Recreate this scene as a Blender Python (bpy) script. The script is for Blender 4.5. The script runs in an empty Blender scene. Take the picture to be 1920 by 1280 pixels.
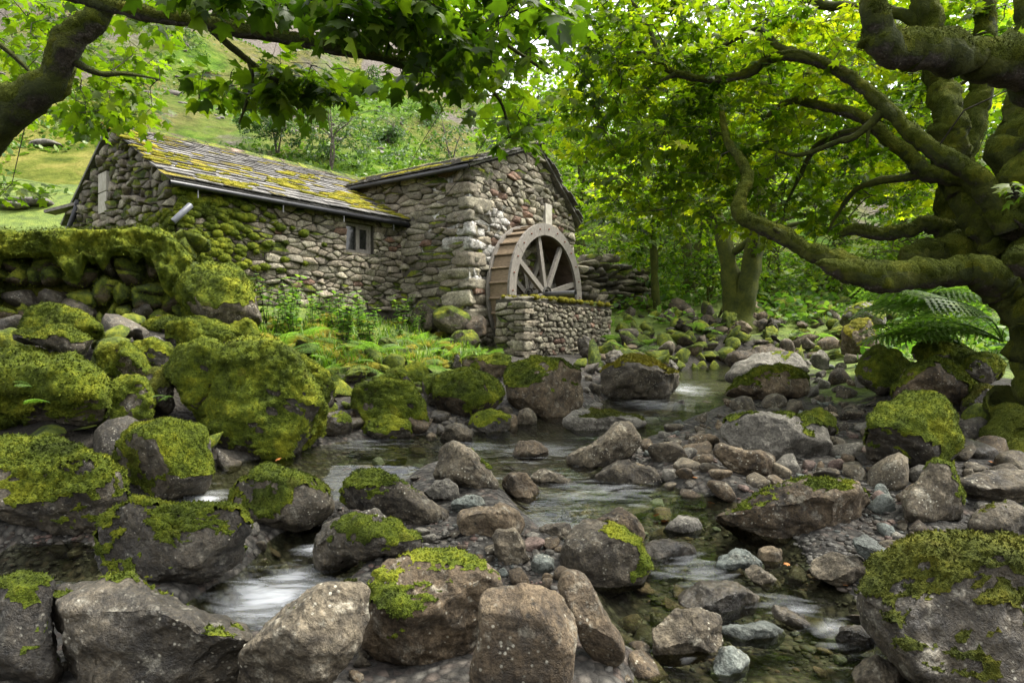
import bpy, math, random
import numpy as np
from mathutils import Vector, Matrix

# ------------------------------------------------------------------ camera, sky, sun, exposure
SC = bpy.context.scene
COL = SC.collection
F = 1200.0            # focal length in photograph pixels (1920 wide)
CAMZ = 1.3
cam_d = bpy.data.cameras.new('camera'); cam = bpy.data.objects.new('camera', cam_d); COL.objects.link(cam)
cam.location = (0, 0, CAMZ); cam.rotation_euler = (math.radians(90), 0, 0)
cam_d.sensor_width = 36; cam_d.lens = F / 1920 * 36; cam_d.clip_start = 0.05; cam_d.clip_end = 2000
SC.camera = cam
SUN_EL, SUN_AZ = math.radians(62), math.radians(80)      # azimuth from +Y towards +X
world = bpy.data.worlds.new('World'); SC.world = world; world.use_nodes = True
wn, wl = world.node_tree.nodes, world.node_tree.links
wn.clear()
sky = wn.new('ShaderNodeTexSky'); sky.sky_type = 'NISHITA'; sky.sun_disc = False
sky.sun_elevation = SUN_EL; sky.sun_rotation = SUN_AZ
sky.air_density = 1.6; sky.dust_density = 5.0; sky.ozone_density = 0.6
hs = wn.new('ShaderNodeHueSaturation'); hs.inputs['Saturation'].default_value = 0.12; hs.inputs['Value'].default_value = 1.0
bg = wn.new('ShaderNodeBackground'); bg.inputs['Strength'].default_value = 0.15
wo = wn.new('ShaderNodeOutputWorld')
wl.new(sky.outputs[0], hs.inputs['Color']); wl.new(hs.outputs[0], bg.inputs[0]); wl.new(bg.outputs[0], wo.inputs[0])
sun_d = bpy.data.lights.new('sun', 'SUN'); sun_d.energy = 1.9; sun_d.angle = math.radians(12); sun_d.color = (1, .94, .83)
sun = bpy.data.objects.new('sun', sun_d); COL.objects.link(sun)
sdir = Vector((math.sin(SUN_AZ) * math.cos(SUN_EL), math.cos(SUN_AZ) * math.cos(SUN_EL), math.sin(SUN_EL)))
sun.rotation_euler = sdir.to_track_quat('Z', 'Y').to_euler(); sun.location = sdir * 60
SC.view_settings.view_transform = 'Standard'; SC.view_settings.look = 'None'; SC.view_settings.gamma = 1
SC.view_settings.use_curve_mapping = False
SC.view_settings.exposure = 1.95
SC.render.engine = 'CYCLES'
SC.cycles.use_denoising = True
SC.cycles.max_bounces = 8; SC.cycles.diffuse_bounces = 4; SC.cycles.glossy_bounces = 3
SC.cycles.transmission_bounces = 5; SC.cycles.transparent_max_bounces = 12
SC.cycles.caustics_reflective = False; SC.cycles.caustics_refractive = False
SC.cycles.sample_clamp_indirect = 6

rng = np.random.default_rng(7)
random.seed(7)

# ------------------------------------------------------------------ helpers
def sstep(a, b, x):
    t = np.clip((np.asarray(x, float) - a) / (b - a), 0, 1)
    return t * t * (3 - 2 * t)

_perm = np.random.default_rng(3).permutation(4096)
_grad = np.random.default_rng(4).normal(size=(4096, 3)); _grad /= np.linalg.norm(_grad, axis=1)[:, None]
def noise3(P, seed=0):
    P = np.asarray(P, float) + seed * 17.13
    i = np.floor(P).astype(np.int64); f = P - i
    u = f * f * f * (f * (f * 6 - 15) + 10)
    out = 0
    for dx in (0, 1):
        for dy in (0, 1):
            for dz in (0, 1):
                h = _perm[(_perm[(_perm[(i[:, 0] + dx) & 4095] + i[:, 1] + dy) & 4095] + i[:, 2] + dz) & 4095]
                g = _grad[h]
                d = (f[:, 0] - dx) * g[:, 0] + (f[:, 1] - dy) * g[:, 1] + (f[:, 2] - dz) * g[:, 2]
                w = (u[:, 0] if dx else 1 - u[:, 0]) * (u[:, 1] if dy else 1 - u[:, 1]) * (u[:, 2] if dz else 1 - u[:, 2])
                out = out + d * w
    return out * 1.5
def fbm(P, octaves=4, seed=0, gain=.5):
    P = np.asarray(P, float); a = 1; s = 0; f = 1
    for o in range(octaves):
        s = s + a * noise3(P * f, seed + o * 3); a *= gain; f *= 2.03
    return s

def new_mesh(name, V, Fc, smooth=True, attr=None):
    """V (n,3), Fc (m,k) array with k = 3 or 4, or a list of lists."""
    me = bpy.data.meshes.new(name)
    V = np.asarray(V, np.float32)
    if isinstance(Fc, np.ndarray):
        m, k = Fc.shape
        me.vertices.add(len(V)); me.vertices.foreach_set('co', V.ravel())
        me.loops.add(m * k); me.loops.foreach_set('vertex_index', Fc.astype(np.int32).ravel())
        me.polygons.add(m); me.polygons.foreach_set('loop_start', np.arange(0, m * k, k, dtype=np.int32))
        me.update(calc_edges=True)
    else:
        me.from_pydata([tuple(map(float, v)) for v in V], [], Fc)
        me.update()
    if smooth and len(me.polygons):
        me.polygons.foreach_set('use_smooth', np.ones(len(me.polygons), bool))
    if attr:
        for k_, a in attr.items():
            at = me.attributes.new(k_, 'FLOAT', 'POINT'); at.data.foreach_set('value', np.asarray(a, np.float32))
    return me
def link(name, me, mat=None, parent=None, loc=None):
    o = bpy.data.objects.new(name, me); COL.objects.link(o)
    if mat is not None and me is not None and not me.materials: me.materials.append(mat)
    if parent is not None: o.parent = parent
    if loc is not None: o.location = loc
    return o
def tag(o, label=None, cat=None, group=None, kind=None):
    if label: o['label'] = label
    if cat: o['category'] = cat
    if group: o['group'] = group
    if kind: o['kind'] = kind
    return o
def empty(name, loc, label=None, cat=None, group=None):
    o = bpy.data.objects.new(name, None); COL.objects.link(o); o.location = loc; o.empty_display_size = .1
    return tag(o, label, cat, group)
class MB:
    """collects boxes, tubes and polygons into one mesh"""
    def __init__(s): s.v = []; s.f = []
    def add(s, V, Fs):
        b = len(s.v); s.v += [tuple(map(float, p)) for p in V]; s.f += [[i + b for i in q] for q in Fs]
    def box(s, o, X, Y, Z):
        """o corner, X Y Z edge vectors"""
        o, X, Y, Z = (np.array(a, float) for a in (o, X, Y, Z))
        V = [o, o + X, o + X + Y, o + Y, o + Z, o + X + Z, o + X + Y + Z, o + Y + Z]
        Fs = [[0, 3, 2, 1], [4, 5, 6, 7], [0, 1, 5, 4], [1, 2, 6, 5], [2, 3, 7, 6], [3, 0, 4, 7]]
        if np.dot(np.cross(X, Y), Z) < 0: Fs = [q[::-1] for q in Fs]
        s.add(V, Fs)
    def build(s, name, mat, parent=None, smooth=False, origin=None):
        V = np.array(s.v, float)
        if origin is not None: V = V - np.array(origin)
        me = new_mesh(name, V, s.f, smooth)
        return link(name, me, mat, parent, origin)

def tube(points, radii, sides=8, cap=True, rough=0., seed=0, freq=6., lump=0.):
    """smooth tube through points; returns V, quads (F array with triangles as degenerate avoided)"""
    P = np.array(points, float); R = np.array(radii, float)
    n = len(P)
    T = np.gradient(P, axis=0); T /= np.linalg.norm(T, axis=1)[:, None] + 1e-9
    up = np.array([0, 0, 1.]) if abs(T[0, 2]) < .9 else np.array([1., 0, 0])
    Nn = np.cross(T[0], up); Nn /= np.linalg.norm(Nn)
    V = np.zeros((n, sides, 3)); a = np.arange(sides) * 2 * math.pi / sides
    for i in range(n):
        Nn = Nn - T[i] * np.dot(Nn, T[i]); Nn /= np.linalg.norm(Nn) + 1e-9
        B = np.cross(T[i], Nn)
        V[i] = P[i] + R[i] * (np.cos(a)[:, None] * Nn + np.sin(a)[:, None] * B)
    if rough > 0:
        flat = V.reshape(-1, 3)
        out = flat - np.repeat(P, sides, axis=0)
        d = fbm(flat * freq, 3, seed) * rough
        if lump: d = d + np.maximum(0, fbm(flat * freq * .35, 2, seed + 9)) * lump
        V = (flat + out * d[:, None]).reshape(n, sides, 3)
    V = V.reshape(-1, 3)
    i = np.arange(n - 1)[:, None] * sides; j = np.arange(sides)[None, :]; j2 = (j + 1) % sides
    Fq = np.stack([i + j, i + j2, i + sides + j2, i + sides + j], axis=-1).reshape(-1, 4)
    if cap:
        V = np.vstack([V, P[-1:] + T[-1:] * R[-1] * .4]); tip = len(V) - 1; b = (n - 1) * sides
        capf = np.array([[b + k, b + (k + 1) % sides, tip, tip] for k in range(sides)])
        return V, Fq, capf[:, :3]
    return V, Fq, np.zeros((0, 3), int)
def catmull(pts, per=6):
    P = np.array(pts, float); n = len(P); out = []
    Q = np.vstack([2 * P[0] - P[1], P, 2 * P[-1] - P[-2]])
    for i in range(n - 1):
        p0, p1, p2, p3 = Q[i:i + 4]
        for t in np.linspace(0, 1, per, endpoint=False):
            out.append(.5 * ((2 * p1) + (-p0 + p2) * t + (2 * p0 - 5 * p1 + 4 * p2 - p3) * t * t + (-p0 + 3 * p1 - 3 * p2 + p3) * t ** 3))
    out.append(P[-1]); return np.array(out)
class TB:
    """tubes collected into one triangle mesh"""
    def __init__(s): s.V = []; s.T = []; s.n = 0
    def add(s, V, Fq, Ft):
        tri = np.vstack([Fq[:, [0, 1, 2]], Fq[:, [0, 2, 3]]] + ([Ft] if len(Ft) else []))
        s.V.append(V); s.T.append(tri + s.n); s.n += len(V)
    def addtri(s, V, T): s.V.append(np.asarray(V)); s.T.append(np.asarray(T) + s.n); s.n += len(V)
    def build(s, name, mat, parent=None, smooth=True, attr=None, origin=None):
        V = np.vstack(s.V)
        if origin is not None: V = V - np.array(origin)
        return link(name, new_mesh(name, V, np.vstack(s.T), smooth, attr), mat, parent, origin)

def px(x, y, d):
    """the point of the place seen at photograph pixel x, y, d metres ahead"""
    return np.array([(x - 960) / F * d, d, CAMZ - (y - 640) / F * d])

# ------------------------------------------------------------------ procedural materials
def mat(name):
    m = bpy.data.materials.new(name); m.use_nodes = True
    n = m.node_tree.nodes; n.clear()
    out = n.new('ShaderNodeOutputMaterial'); b = n.new('ShaderNodeBsdfPrincipled')
    m.node_tree.links.new(b.outputs[0], out.inputs[0])
    b.inputs['Specular IOR Level'].default_value = .35
    return m, n, m.node_tree.links, b, out
def nz(n, l, vec, scale, detail=4, rough=.55, dist=0.):
    t = n.new('ShaderNodeTexNoise'); t.inputs['Scale'].default_value = scale; t.inputs['Detail'].default_value = detail
    t.inputs['Roughness'].default_value = rough; t.inputs['Distortion'].default_value = dist
    if vec is not None: l.new(vec, t.inputs['Vector'])
    return t.outputs['Fac']
def ramp(n, l, fac, stops, interp='LINEAR'):
    r = n.new('ShaderNodeValToRGB'); e = r.color_ramp.elements; r.color_ramp.interpolation = interp
    while len(e) < len(stops): e.new(.5)
    for i, (p, c) in enumerate(stops):
        e[i].position = p; e[i].color = (*c, 1) if not isinstance(c, (int, float)) else (c, c, c, 1)
    l.new(fac, r.inputs[0]); return r.outputs[0]
def mixc(n, l, fac, a, b, mode='MIX'):
    x = n.new('ShaderNodeMix'); x.data_type = 'RGBA'; x.blend_type = mode
    for sock, v in ((x.inputs[0], fac), (x.inputs[6], a), (x.inputs[7], b)):
        if isinstance(v, (int, float)): sock.default_value = v
        elif isinstance(v, tuple): sock.default_value = (*v, 1)
        else: l.new(v, sock)
    return x.outputs[2]
def math_(n, l, op, a, b=None, clamp=False):
    x = n.new('ShaderNodeMath'); x.operation = op; x.use_clamp = clamp
    for i, v in enumerate((a, b)):
        if v is None: continue
        if isinstance(v, (int, float)): x.inputs[i].default_value = v
        else: l.new(v, x.inputs[i])
    return x.outputs[0]
def bump(n, l, h, strength=.5, dist=.02, normal=None):
    b = n.new('ShaderNodeBump'); b.inputs['Strength'].default_value = strength; b.inputs['Distance'].default_value = dist
    l.new(h, b.inputs['Height'])
    if normal is not None: l.new(normal, b.inputs['Normal'])
    return b.outputs[0]
def pos(n): return n.new('ShaderNodeNewGeometry').outputs['Position']

MOSS_STOPS = [(.35, (.006, .010, .0015)), (.43, (.030, .046, .004)), (.51, (.082, .108, .007)), (.62, (.215, .225, .014))]
def m_moss(name, stops=MOSS_STOPS, fine=95, value=1.0):
    m, n, l, b, o = mat(name); p = pos(n)
    big = nz(n, l, p, 3.2, 5); mid = nz(n, l, p, 16, 4, .6); fin = nz(n, l, p, fine, 3, .7)
    s = math_(n, l, 'ADD', math_(n, l, 'MULTIPLY', big, .48), math_(n, l, 'ADD', math_(n, l, 'MULTIPLY', mid, .28), math_(n, l, 'MULTIPLY', fin, .24)))
    c = ramp(n, l, s, stops)
    brown = ramp(n, l, nz(n, l, p, 5.3, 4), [(.60, 0.), (.75, .45)])
    c = mixc(n, l, brown, c, (.075, .05, .014))
    l.new(c, b.inputs['Base Color']); b.inputs['Roughness'].default_value = .95; b.inputs['Specular IOR Level'].default_value = .1
    b.inputs['Sheen Weight'].default_value = .15; b.inputs['Sheen Tint'].default_value = (.6, .7, .2, 1)
    h = math_(n, l, 'ADD', math_(n, l, 'MULTIPLY', fin, .5), math_(n, l, 'MULTIPLY', mid, 1.))
    l.new(bump(n, l, h, 1., .06), b.inputs['Normal'])
    return m
def m_rock(name, stops, lichen=.3, moss=None, rough=.85, spec=.35, scale=2.4, var=.35, bumpk=.85, lich_col=(.30, .28, .22), dark=.5, moss_stops=MOSS_STOPS, mscale=1.7):
    m, n, l, b, o = mat(name); p = pos(n)
    oi = n.new('ShaderNodeObjectInfo')
    shift = n.new('ShaderNodeVectorMath'); shift.operation = 'ADD'; l.new(p, shift.inputs[0])
    cx = n.new('ShaderNodeCombineXYZ'); l.new(math_(n, l, 'MULTIPLY', oi.outputs['Random'], 40.), cx.inputs[0]); l.new(cx.outputs[0], shift.inputs[1])
    p = shift.outputs[0]
    big = nz(n, l, p, scale, 6, .6, .4); mid = nz(n, l, p, scale * 7, 6, .65); fin = nz(n, l, p, 70, 4, .7)
    c = ramp(n, l, math_(n, l, 'ADD', math_(n, l, 'MULTIPLY', big, .55), math_(n, l, 'MULTIPLY', mid, .45)), stops)
    # dark weathering stains
    dk = ramp(n, l, nz(n, l, p, scale * 2.6, 7, .7, .8), [(.46, 0.), (.62, dark)])
    c = mixc(n, l, dk, c, (.018, .016, .012))
    # lichen blotches and specks
    if lichen > 0:
        li = ramp(n, l, nz(n, l, p, 13, 5, .7), [(.56, 0.), (.66, lichen)])
        c = mixc(n, l, li, c, lich_col)
        vo = n.new('ShaderNodeTexVoronoi'); vo.inputs['Scale'].default_value = 38; l.new(p, vo.inputs['Vector'])
        pit = n.new('ShaderNodeTexVoronoi'); pit.inputs['Scale'].default_value = 24; l.new(p, pit.inputs['Vector'])
        pk = math_(n, l, 'MULTIPLY', ramp(n, l, pit.outputs['Distance'], [(.12, .75), (.26, 0.)]), ramp(n, l, nz(n, l, p, 4, 4), [(.48, 0.), (.58, 1.)]))
        c = mixc(n, l, pk, c, (.012, .011, .008))
        sp = ramp(n, l, vo.outputs['Distance'], [(.14, min(1, lichen * 1.9)), (.24, 0.)])
        msk = ramp(n, l, nz(n, l, p, 5, 3), [(.5, 0.), (.6, 1.)])
        c = mixc(n, l, math_(n, l, 'MULTIPLY', sp, msk), c, (.36, .34, .27))
    grain = ramp(n, l, fin, [(.3, .5), (.7, 1.55)])
    c = mixc(n, l, 1., c, grain, 'MULTIPLY')
    hsv = n.new('ShaderNodeHueSaturation'); l.new(c, hsv.inputs['Color'])
    vr = n.new('ShaderNodeMapRange'); vr.inputs[3].default_value = 1 - var; vr.inputs[4].default_value = 1 + var
    l.new(oi.outputs['Random'], vr.inputs[0]); l.new(vr.outputs[0], hsv.inputs['Value'])
    c = hsv.outputs[0]
    h = math_(n, l, 'ADD', math_(n, l, 'MULTIPLY', mid, 1.), math_(n, l, 'MULTIPLY', fin, .35))
    cr = ramp(n, l, nz(n, l, p, scale * 4, 5, .6, 1.2), [(.485, 1.), (.5, .55), (.515, 1.)])
    h = math_(n, l, 'ADD', h, math_(n, l, 'MULTIPLY', cr, .35))
    rg = ramp(n, l, mid, [(.3, rough * .8), (.7, min(1, rough * 1.1))])
    if moss is not None:
        g = n.new('ShaderNodeNewGeometry'); sx = n.new('ShaderNodeSeparateXYZ'); l.new(g.outputs['Normal'], sx.inputs[0])
        p = pos(n)
        mn = nz(n, l, p, mscale, 5, .6); mf = nz(n, l, p, 60, 4, .7)
        k = math_(n, l, 'ADD', math_(n, l, 'MULTIPLY', sx.outputs[2], .42), math_(n, l, 'ADD', mn, math_(n, l, 'MULTIPLY', mf, .25)))
        t = 1.05 - moss
        mk = ramp(n, l, k, [(max(0, t - .06), 0.), (min(1, t + .05), 1.)])
        ms = math_(n, l, 'ADD', math_(n, l, 'MULTIPLY', nz(n, l, p, 4, 4), .5), math_(n, l, 'ADD', math_(n, l, 'MULTIPLY', mf, .25), math_(n, l, 'MULTIPLY', nz(n, l, p, 18, 3), .25)))
        c = mixc(n, l, mk, c, ramp(n, l, ms, moss_stops))
        h = math_(n, l, 'ADD', h, math_(n, l, 'MULTIPLY', math_(n, l, 'ADD', mf, 1.2), mk))
        rg = mixc(n, l, mk, rg, (.95, .95, .95))
    l.new(c, b.inputs['Base Color']); l.new(rg, b.inputs['Roughness']); b.inputs['Specular IOR Level'].default_value = spec
    l.new(bump(n, l, h, bumpk, .035), b.inputs['Normal'])
    return m
def m_plain(name, c1, c2, scale=8, rough=.7, bumpk=.3, metallic=0., stretch=None, detail=5):
    m, n, l, b, o = mat(name)
    v = pos(n)
    if stretch is not None:
        mp = n.new('ShaderNodeMapping'); mp.inputs['Scale'].default_value = stretch
        tc = n.new('ShaderNodeTexCoord'); l.new(tc.outputs['Object'], mp.inputs['Vector']); v = mp.outputs[0]
    f = nz(n, l, v, scale, detail, .6)
    l.new(ramp(n, l, f, [(.3, c1), (.7, c2)]), b.inputs['Base Color'])
    b.inputs['Roughness'].default_value = rough; b.inputs['Metallic'].default_value = metallic
    l.new(bump(n, l, nz(n, l, v, scale * 5, 4, .6), bumpk, .01), b.inputs['Normal'])
    return m
def m_leaf(name, stops, trans=.55, gloss=.45, tcol=1.0):
    """leaf: colour picked by the per-leaf attribute rnd, light passes through"""
    m, n, l, b, o = mat(name)
    a = n.new('ShaderNodeAttribute'); a.attribute_name = 'rnd'
    c = ramp(n, l, a.outputs['Fac'], stops)
    v = nz(n, l, pos(n), 30, 3)
    c = mixc(n, l, 1., c, ramp(n, l, v, [(.25, .78), (.75, 1.2)]), 'MULTIPLY')
    l.new(c, b.inputs['Base Color']); b.inputs['Roughness'].default_value = gloss; b.inputs['Specular IOR Level'].default_value = .3
    tr = n.new('ShaderNodeBsdfTranslucent')
    tc = mixc(n, l, 1., c, (1.5 * tcol, 1.75 * tcol, .7 * tcol), 'MULTIPLY'); l.new(tc, tr.inputs['Color'])
    ms = n.new('ShaderNodeMixShader'); ms.inputs[0].default_value = trans
    l.new(b.outputs[0], ms.inputs[1]); l.new(tr.outputs[0], ms.inputs[2]); l.new(ms.outputs[0], o.inputs[0])
    return m

M = {}
GREY = [(.37, (0.0110, 0.0088, 0.0056)), (.45, (0.0462, 0.0372, 0.0248)), (.53, (0.0858, 0.0706, 0.0472)), (.64, (0.1815, 0.1509, 0.1040))]
BROWN = [(.37, (0.0132, 0.0088, 0.0048)), (.45, (0.0550, 0.0392, 0.0224)), (.53, (0.0990, 0.0725, 0.0432)), (.64, (0.1870, 0.1441, 0.0896))]
DARK = [(.36, (0.0088, 0.0069, 0.0044)), (.45, (0.0308, 0.0245, 0.0152)), (.54, (0.0638, 0.0519, 0.0336)), (.66, (0.1375, 0.1127, 0.0752))]
M['moss'] = m_moss('moss_green')
M['moss_dull'] = m_moss('moss_olive', [(.35, (.006, .008, .0015)), (.44, (.024, .030, .004)), (.53, (.058, .062, .006)), (.65, (.14, .125, .012))])
M['moss_gold'] = m_moss('moss_golden', [(.28, (.03, .03, .003)), (.42, (.10, .095, .008)), (.58, (.20, .17, .014)), (.75, (.30, .235, .02))])
M['grey'] = m_rock('rock_grey', GREY, .45)
M['brown'] = m_rock('rock_brown', BROWN, .4)
M['pale'] = m_rock('rock_pale', [(.34, (.03, .027, .021)), (.45, (.095, .087, .071)), (.55, (.155, .143, .118)), (.68, (.26, .243, .205))], .4, dark=.45)
M['dark'] = m_rock('rock_dark', DARK, .42, rough=.62, spec=.5)
M['wet'] = m_rock('rock_wet', DARK, .12, rough=.32, spec=.5)
M['green'] = m_rock('rock_greenish', [(.3, (.04, .045, .04)), (.5, (.10, .112, .098)), (.70, (.185, .195, .17))], .25)
M['red'] = m_rock('rock_reddish', [(.3, (.05, .034, .028)), (.5, (.135, .092, .075)), (.70, (.215, .16, .13))], .2)
M['mossy'] = m_rock('rock_mossy', BROWN, .3, moss=.50)
M['mossy_full'] = m_rock('rock_moss_covered', DARK, .2, moss=.70)
M['some_moss'] = m_rock('rock_some_moss', GREY, .4, moss=.28)
# ------------------------------------------------------------------ the lie of the land
CTRL = [(960,1280,2.3),(100,1330,2.3),(1800,1330,2.3),(-300,1200,2.6),(2300,1200,2.6),(60,1045,3.5),(520,1105,3.15),(300,1115,3.05),(800,1250,2.5),
 (720,1010,3.75),(900,1010,3.6),(1150,955,4.05),(1300,1200,2.7),(1500,1030,3.6),(1700,1015,3.65),(1900,1000,3.8),(2200,1000,3.9),
 (700,850,5.6),(1000,840,5.7),(1250,850,5.6),(1400,880,5.0),(1600,850,5.6),(1750,880,5.0),(1900,860,5.2),(2200,820,5.4),
 (600,800,6.3),(800,790,6.8),(1000,780,7.2),(1200,770,7.6),(1400,760,7.8),(1600,740,7.5),(1800,750,6.4),(1950,760,6.0),(2200,740,6.5),
 (1290,748,9.0),(1330,705,10.8),(1500,660,13),(1600,640,13),(1700,680,9),(1900,690,8),(2200,650,9),
 (250,950,4.3),(0,930,4.3),(100,810,5.0),(230,810,5.2),(420,862,5.2),(-250,850,5),(0,680,6.5),(200,660,6.5),(400,650,7.0),(-250,660,6.5),
 (0,610,8),(300,605,8.2),(500,610,8.5),(-250,600,8.5),(550,690,7.5),(700,680,8.2),(620,620,10),(800,690,8.8),(820,640,11),(900,660,11.5),
 (960,680,10.3),(1100,677,10.5),(1140,660,13),(1200,650,13),(1350,620,14),(1450,580,16),(1250,570,18),(1600,560,18),(1800,600,14),(2100,580,14),
 (1150,520,24),(1500,510,25),(1900,540,22),(500,570,11),(300,560,12),(130,520,13.5),(-150,500,13),(-100,440,20),(100,445,21),(500,500,18),(850,560,17),(700,500,24),(-600,560,10),(2500,600,10),(960,1400,1.2),(0,1500,1.2),(1920,1500,1.2)]
_cp = np.array([px(*c) for c in CTRL])
def _tps_fit(P, lam=.02):
    n = len(P); d = np.linalg.norm(P[:, None, :2] - P[None, :, :2], axis=-1)
    K = d * d * np.log(d + 1e-9) + lam * np.eye(n) * 4
    A = np.zeros((n + 3, n + 3)); A[:n, :n] = K; A[:n, n] = 1; A[:n, n + 1:] = P[:, :2]; A[n, :n] = 1; A[n + 1:, :n] = P[:, :2].T
    return np.linalg.solve(A, np.concatenate([P[:, 2], np.zeros(3)]))
_tw = _tps_fit(_cp)
def tps(x, y):
    x = np.asarray(x, float); y = np.asarray(y, float)
    out = _tw[-3] + _tw[-2] * x + _tw[-1] * y
    for (cx, cy, _), w in zip(_cp, _tw):
        d2 = (x - cx) ** 2 + (y - cy) ** 2
        out = out + w * .5 * d2 * np.log(d2 + 1e-12)
    return out
def hill_z(x, y):
    x = np.asarray(x, float); y = np.asarray(y, float)
    k = np.clip(x / np.maximum(y, 1) , -1.4, 1.4)              # bearing
    E = np.interp(k, [-1.4, -.8, -.55, -.3, 0., .3, .6, 1.4], [.66, .64, .60, .50, .36, .30, .28, .28])
    z22 = np.interp(k, [-1.2, -.8, -.4, 0, .4, .8, 1.2], [5.6, 5.2, 4.4, 3.9, 3.6, 3.4, 3.4])
    yc = 190.
    zc = 1.3 + E * yc
    t = np.clip((y - 22) / (yc - 22), -.2, 1.4)
    z = z22 + (zc - z22) * np.where(t <= 1, t, 1 + .12 * (t - 1))
    P = np.stack([x, y, np.zeros_like(x)], -1).reshape(-1, 3)
    rough = (fbm(P * .03, 4, 2) * 5.5 + fbm(P * .16, 3, 5) * .8).reshape(x.shape) * sstep(26, 70, y)
    rough = rough + (fbm(P * .35, 3, 8).reshape(x.shape)) * .22 * sstep(20, 30, y)
    return z + rough * np.where(t > .93, .45, 1)
# stream channels: centre lines (pixel, pixel, depth) with half width
CHAN = [([(1400,690,12),(1330,703,10.8),(1285,735,9.6),(1200,765,8.0),(1040,810,6.4),(880,838,5.8),(740,850,5.6),(640,870,5.2)], .72),
        ([(960,840,5.7),(1060,890,4.8),(1160,950,4.1),(1290,990,3.75),(1330,1080,3.1),(1450,1180,2.75),(1500,1300,2.3)], .56),
        ([(640,870,5.2),(470,890,5.0),(390,930,4.5),(330,1000,3.8)], .26),
        ([(600,1000,3.8),(560,1075,3.35),(470,1140,3.0)], .3), ([(-60,1050,3.5),(80,1045,3.5),(200,1060,3.4)], .3)]
_chan = [(catmull([px(*c)[:2] for c in cl], 6), w) for cl, w in CHAN]
def chan_depth(x, y):
    x = np.asarray(x, float); y = np.asarray(y, float); best = np.zeros_like(x)
    for pts, w in _chan:
        d = np.full(x.shape, 1e9)
        for a, b in zip(pts[:-1], pts[1:]):
            ab = b - a; t = np.clip(((x - a[0]) * ab[0] + (y - a[1]) * ab[1]) / (ab @ ab + 1e-9), 0, 1)
            d = np.minimum(d, np.hypot(x - a[0] - t * ab[0], y - a[1] - t * ab[1]))
        best = np.maximum(best, 1 - sstep(w * .55, w * 1.35, d))
    return best
def water_z(x, y):
    main = np.interp(y, [1.5, 2.3, 2.7, 3.2, 3.6, 3.9, 4.3, 5, 6.2, 7.5, 8.6, 9.2, 10.0, 11, 13, 16], [.0, .03, .05, .10, .15, .21, .27, .32, .34, .43, .48, .52, .70, .74, .9, 1.2])
    left = np.interp(y, [1.5, 3.0, 3.5, 3.9, 4.5, 5.05], [.0, .06, .09, .11, .16, .325])
    s = sstep(-.55, -.95, x)
    return main + (np.where(y < 5.05, left, main) - main) * s
def ground_z(x, y):
    x = np.asarray(x, float); y = np.asarray(y, float)
    z = tps(x, y)
    c = chan_depth(x, y)
    wz = water_z(x, y)
    z = np.where(y < 9.5, np.maximum(z, wz + .07), z)
    z = z + (np.minimum(z, wz - .16) - z) * c
    # keep dry bars just above the water near the stream
    P = np.stack([x, y, np.zeros_like(x)], -1).reshape(-1, 3)
    z = z + (fbm(P * 1.7, 4, 21).reshape(x.shape)) * .05 * (1 - .5 * c)
    w = sstep(17, 22, y)
    return z * (1 - w) + hill_z(x, y) * w
_gx = np.arange(-26, 26.01, .09); _gy = np.arange(.5, 26.01, .09)
_G = ground_z(*np.meshgrid(_gx, _gy))
def gfast(x, y):
    x = np.clip((np.asarray(x, float) + 26) / .09, 0, len(_gx) - 1.001); y = np.clip((np.asarray(y, float) - .5) / .09, 0, len(_gy) - 1.001)
    i = x.astype(int); j = y.astype(int); fx = x - i; fy = y - j
    return (_G[j, i] * (1 - fx) + _G[j, i + 1] * fx) * (1 - fy) + (_G[j + 1, i] * (1 - fx) + _G[j + 1, i + 1] * fx) * fy
def gz(x, y): return float(gfast(np.array([x]), np.array([y]))[0])
_ds = np.geomspace(1.3, 25.5, 240)
def hit(x, y, wet=False):
    """where the ray through pixel x, y meets the ground"""
    P = np.stack([(x - 960) / F * _ds, _ds, CAMZ - (y - 640) / F * _ds], -1); g = gfast(P[:, 0], P[:, 1])
    if wet: g = np.where(_ds < 9.5, np.maximum(g, water_z(P[:, 0], P[:, 1]) - .04), g)
    below = np.nonzero(P[:, 2] < g)[0]
    if len(below) == 0: return P[-1]
    i = below[0]
    if i == 0: return P[0]
    a = P[i - 1, 2] - g[i - 1]; b = P[i, 2] - g[i]; t = a / (a - b)
    return P[i - 1] + (P[i] - P[i - 1]) * t

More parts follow.
